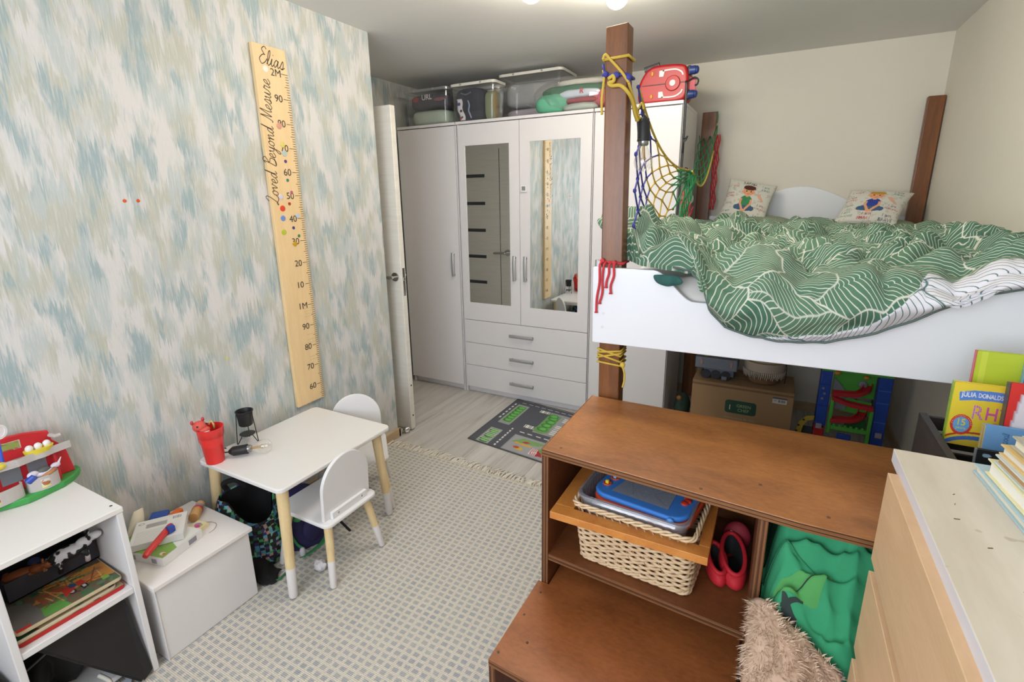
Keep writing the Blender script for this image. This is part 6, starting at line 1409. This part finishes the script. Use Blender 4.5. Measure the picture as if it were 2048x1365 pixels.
# ------------------------------------------------------------------ boxes and bags on the wardrobes
WT = 1.9115
M_TUBP = clear('clear_storage_plastic', (.97, .975, .98), .03, .10, .06, (.7, .72, .74)); M_LID = clear('milky_lid_plastic', (.9, .92, .92), .25, .2, .15, (.74, .75, .74)); M_CLIP = mat('dcd8cc', .4, name='white_lid')
def rr4(x0, y0, x1, y1, z, k, r=.03): return [(a, b, z) for a, b in rrect(x0+k, y0+k, x1-k, y1-k, r, 5)]
def storage(label, x0, x1, y0, y1, h, contents, lidm):
    t = thing('storage_box', label, 'storage box', ((x0+x1)/2, (y0+y1)/2, WT), 'clear storage boxes on the wardrobes')
    shell('tub', [rr4(x0, y0, x1, y1, WT+.001, .014), rr4(x0, y0, x1, y1, WT+.012, .011), rr4(x0, y0, x1, y1, WT+h-.018, .003)], M_TUBP, t, smooth=40)
    shell('lid', [rr4(x0, y0, x1, y1, WT+h-.020, -.004), rr4(x0, y0, x1, y1, WT+h-.004, -.005), rr4(x0, y0, x1, y1, WT+h, .004)], lidm, t, False, smooth=40)
    P('lid_top', MB().prism(rrect(x0+.004, y0+.004, x1-.004, y1-.004, .03, 5), WT+h-.002, WT+h), lidm, t)
    for k in (.25, .7): P('lid_clip', MB().box(x0+(x1-x0)*k-.006, y0-.008, WT+h-.016, x0+(x1-x0)*k+.006, y0-.0045, WT+h-.006), mat('9a9c98', .5), t)
    return t
def folded(name, label, x0, x1, y0, y1, z0, z1, m, seed, group='clothes in the clear storage boxes'):
    mb = MB(); cx, cy, cz = (x0+x1)/2, (y0+y1)/2, (z0+z1)/2
    mb.ell((cx, cy, cz), ((x1-x0)/2, (y1-y0)/2, (z1-z0)/2), 26, 16, .45)
    q = []
    for x, y, z in mb.v:
        d = 1-.06*max(0, mnoise.noise(Vector((x*16+seed, y*16, z*30)))); q.append((cx+(x-cx)*d, cy+(y-cy)*d, cz+(z-cz)*d))
    mb.v = q; return P(name, mb, m, smooth=180, label=label, cat='clothes', group=group, base=(cx, cy, z0))
M_CH = mat('47434a', .9, name='charcoal_cloth'); M_SAGE = mat('b3bfae', .9, name='sage_cloth'); M_NAVY = mat('34353f', .9, name='navy_cloth'); M_OLIVE = mat('7d8464', .9, name='olive_cloth')
storage('clear storage box with sage and charcoal clothes nearest the door', -.495, -.125, 3.0, 3.36, .243, None, M_LID)
o = folded('folded_clothes', 'charcoal garment with white letters in the box nearest the door', -.478, -.142, 3.014, 3.33, WT+.115, WT+.215, M_CH, 3)
P('lettering', text_mb('URL', width=.085, xf=frame((-.300, 3.011, WT+.188), (1, 0, .02), (0, 0, 1))), mat('dcd4d4', .7), o, kind='stuff'); P('patch', MB().ell((-.40, 3.016, WT+.180), (.03, .004, .018)), mat('9c3a44', .8), o, smooth=180); P('patch', MB().ell((-.20, 3.016, WT+.168), (.05, .004, .012)), mat('8a5a60', .8), o, smooth=180)
folded('folded_clothes', 'sage green cloth folded at the bottom of the box nearest the door', -.472, -.150, 3.016, 3.33, WT+.006, WT+.112, M_SAGE, 5)
storage('clear storage box with navy and olive clothes second from the door', -.098, .245, 3.0, 3.160, .245, None, M_CLIP)
o = folded('folded_clothes', 'dark navy clothing with a white print in the second box', -.082, .142, 3.018, 3.148, WT+.006, WT+.218, M_NAVY, 8)
P('print', MB().grid(lambda u, v: (-.058+.040*u+.028*(1-v)+.006*math.sin(9*v), 3.0112-.0012*math.sin(PI*u), WT+.015+.135*v), 5, 12), mat('d9d4d6', .8), o, smooth=180, solid=.001)
for x, z, r_, k in ((-.035, .118, .012, '3f4a86'), (-.02, .075, .010, '5a4a4c'), (-.012, .035, .008, '4a6a5a'), (-.025, .028, .010, '9a4a40')): P('print', MB().ell((x, 3.0085, WT+z), (r_, .0015, r_*.9), 12, 6), mat(k, .8), o, smooth=180)
P('print', MB().tube(spline([(.035, 3.011, WT+.135), (.045, 3.010, WT+.105), (.038, 3.010, WT+.075), (.048, 3.010, WT+.05), (.058, 3.011, WT+.025)], 5), .006, 6), mat('7f8aa0', .8), o, smooth=180)
P('print', MB().tube(spline([(-.02, 3.012, WT+.185), (.02, 3.011, WT+.172), (.06, 3.012, WT+.185)], 5), .005, 6), mat('6a6c78', .8), o, smooth=180)
folded('folded_clothes', 'olive and ochre fabric rolled upright in the second box', .148, .226, 3.022, 3.146, WT+.006, WT+.185, M_OLIVE, 11)
P('wicker_piece', MB().ell((.215, 3.06, WT+.10), (.022, .035, .09)), mat('8a7548', .9, bump=.5, bscale=60), smooth=180, label='ochre woven piece standing at the right of the second box', cat='fabric', base=(.215, 3.06, WT+.006))
storage('tall clear storage box with white rim behind the bag of clothes', .182, .640, 3.165, 3.435, .303, None, M_CLIP)
folded('folded_clothes', 'pale mixed clothes low in the tall clear box', .21, .61, 3.185, 3.42, WT+.006, WT+.085, mat('a49aa0', .9), 14); folded('folded_clothes', 'grey folded blanket high in the tall clear box', .20, .62, 3.185, 3.42, WT+.092, WT+.25, mat('9a9a98', .9), 17)
# vacuum bag of baby clothes
vb = thing('clothes_bag', 'clear plastic bag stuffed with colourful clothes on the wardrobe', 'bag', (.77, 3.12, WT))
M_BAGP = clear('clear_bag_film', (.985, .985, .985), .015, .18, .05, (.8, .8, .8))
def bagpt(u, v, k=1.0):
    a = 2*PI*u; th = PI*v; e = lambda q, p: math.copysign(abs(q)**p, q)
    x = .765+(.255+.01*math.sin(3*a))*k*e(math.cos(a), .8)*math.sin(th)**.7; y = 3.055+.100*k*e(math.sin(a), .7)*math.sin(th)**.7; z = WT+.104+.099*k*math.cos(th)
    w = .010*fbm(x*9, y*9, z*9); return (x+w, y+w, max(WT+.001, z+w*.6))
P('film', MB().grid(lambda u, v: bagpt(u, min(.995, max(.005, v))), 50, 26, wrap=True), M_BAGP, vb, smooth=180)
P('film_tail', MB().grid(lambda u, v: (.515-.055*u+.01*math.sin(7*v), 3.02+.05*v, WT+.055+.05*(v-.5)*(1-u)+.02*u), 6, 6), M_BAGP, vb, smooth=180)
for lb, c0, r0, k, sd in (('teal green clothes at the left end of the clear clothes bag', (.62, 3.10, WT+.060), (.108, .10, .058), '63ab8c', 1), ('dark green cloth along the top of the clear clothes bag', (.74, 3.13, WT+.128), (.20, .10, .032), '3f6a50', 2), ('white and pale blue baby clothes in the clear clothes bag', (.80, 3.075, WT+.100), (.13, .075, .028), 'c3cbd6', 3),
                          ('dark red fabric in the middle of the clear clothes bag', (.82, 3.09, WT+.062), (.12, .085, .020), '8e3f44', 4), ('grey patterned cloth at the bottom of the clear clothes bag', (.81, 3.09, WT+.028), (.11, .09, .024), 'a3aba2', 5), ('pale cream blanket at the top of the clear clothes bag', (.80, 3.15, WT+.168), (.16, .09, .022), 'd5d0c4', 6), ('rose red garment at the right end of the clear clothes bag', (.93, 3.11, WT+.07), (.055, .08, .05), 'b05a5e', 7)):
    c0 = (c0[0]*.96+.045, 3.055+(c0[1]-3.125)*.55, c0[2]); r0 = (r0[0], r0[1]*.66, r0[2]*.96); mb = MB().ell(c0, r0, 22, 14, .7); mb.v = [tuple(Vector(c0)+(Vector(p)-Vector(c0))*(1+.10*mnoise.noise(Vector(p)*22+Vector((sd, 0, 0))))) for p in mb.v]; mb.v = [(x, y, max(z, WT+.003)) for x, y, z in mb.v]
    o = P('clothes_bundle', mb, mat(k, .85, bump=.3, bscale=40), smooth=180, label=lb, cat='clothes', group='bundles in the clear clothes bag', base=(c0[0], c0[1], c0[2]-r0[2]))
    if sd == 3: P('lettering', text_mb('R', size=.030, xf=frame((.845, 2.972, WT+.108), (1, 0, 0), (0, .2, 1))), mat('c23a44', .7), o, kind='stuff')
# red ride-on suitcase
sc = thing('suitcase', 'red childrens ride-on suitcase lying on the wardrobe by the ceiling', 'suitcase', (1.30, 3.12, WT))
M_SR = mat('ad141d', .42, vary=.02, name='glossy_red_shell'); M_SW = mat('e2dcd8', .4, name='white_decal')
ol = [(p.x, p.y) for p in spline([(1.165, WT+.03, 0), (1.19, WT+.008, 0), (1.28, WT+.005, 0), (1.395, WT+.008, 0), (1.428, WT+.04, 0), (1.432, WT+.10, 0), (1.425, WT+.160, 0), (1.395, WT+.192, 0), (1.27, WT+.200, 0), (1.215, WT+.185, 0), (1.185, WT+.15, 0), (1.165, WT+.10, 0)], 5, True)]
P('shell', MB().prism(ol, 3.012, 3.098, 1), M_SR, sc, bevel=.022, seg=5); P('shell', MB().prism(ol, 3.104, 3.19, 1), M_SR, sc, bevel=.022, seg=5)
P('seam_band', MB().prism([(1.3+(a-1.3)*.97, WT+.1+(b-WT-.1)*.97) for a, b in ol], 3.0985, 3.1035, 1), mat('3a1a1c', .6), sc)
P('centre_groove', MB().box(1.185, 3.009, WT+.098, 1.425, 3.0125, WT+.103), mat('55161a', .5), sc)
fy = lambda x, z: frame((x, 3.010, z), (1, 0, 0), (0, 0, 1))
P('boss', place(MB().lathe([(.040, 0), (.036, .006), (.0, .008)], 28), fy(1.352, WT+.100)), M_SR, sc, smooth=40); P('lock', place(MB().lathe([(.016, .007), (.015, .011), (0, .012)], 22), fy(1.352, WT+.100)), M_SW, sc, smooth=40)
for s in (1, -1):
    zc = WT+.100
    P('decal', place(MB().prism([(-.062, s*.038), (-.062, s*.068), (-.038, s*.070), (-.034, s*.062), (-.040, s*.038)][::s], 0, .0016), fy(1.34, zc)), M_SW, sc)
    P('decal', place(MB().ribbon([(q.x, s*q.y) for q in spline([(-.045, .0665, 0), (.0, .069, 0), (.03, .066, 0), (.055, .052, 0), (.064, .036, 0)], 6)], .007, .0016), fy(1.34, zc)), M_SW, sc)
    P('indicator', place(MB().ell((-.100, s*.058, .001), (.007, .012, .003)), fy(1.34, zc)), mat('dc9a1e', .4), sc, smooth=180)
    P('wheel', MB().cyl((1.432, 3.045, zc+s*.060), (1.462, 3.045, zc+s*.060), .022, n=22).ell((1.468, 3.045, zc+s*.060), (.012, .020, .020)), mat('28407f', .4), sc, smooth=40)
    P('wheel_fork', MB().box(1.420, 3.030, zc+s*.060-.024, 1.440, 3.062, zc+s*.060+.024), M_DARK, sc, bevel=.006)
P('handle_grip', MB().cyl((1.19, 3.045, WT+.186), (1.27, 3.045, WT+.203), .018, n=20), mat('4a4a4c', .5), sc, smooth=40); P('handle_grip', MB().cyl((1.18, 3.045, WT+.012), (1.26, 3.045, WT+.010), .010, n=16), mat('4a4a4c', .5), sc, smooth=40)
P('clip_loop', MB().tube(spline([(1.43, 3.03, WT+.105), (1.46, 3.02, WT+.118), (1.482, 3.02, WT+.105), (1.478, 3.02, WT+.082), (1.466, 3.02, WT+.08)], 5), .0045, 8), M_DARK, sc, smooth=180)
P('pink_tag', MB().grid(lambda u, v: (1.436+.034*u, 3.035+.01*v, WT+.125-.10*v-.01*u), 5, 8), mat('c8646e', .6), sc, smooth=180, solid=.002)
P('strap', MB().grid(lambda u, v: (1.431+.012*u+.010*math.sin(2.5*v)*(1-v)-.004*v, 2.934+.012*math.sin(3*v), WT+.09-.80*v), 3, 40), M_DARK, sc, smooth=180, solid=.002)
P('strap_buckle', MB().tube(spline([(1.437, 2.932, WT-.19), (1.452, 2.930, WT-.195), (1.462, 2.930, WT-.185), (1.455, 2.93, WT-.205), (1.442, 2.93, WT-.22), (1.440, 2.93, WT-.27)], 5), .004, 6), M_DARK, sc, smooth=180)
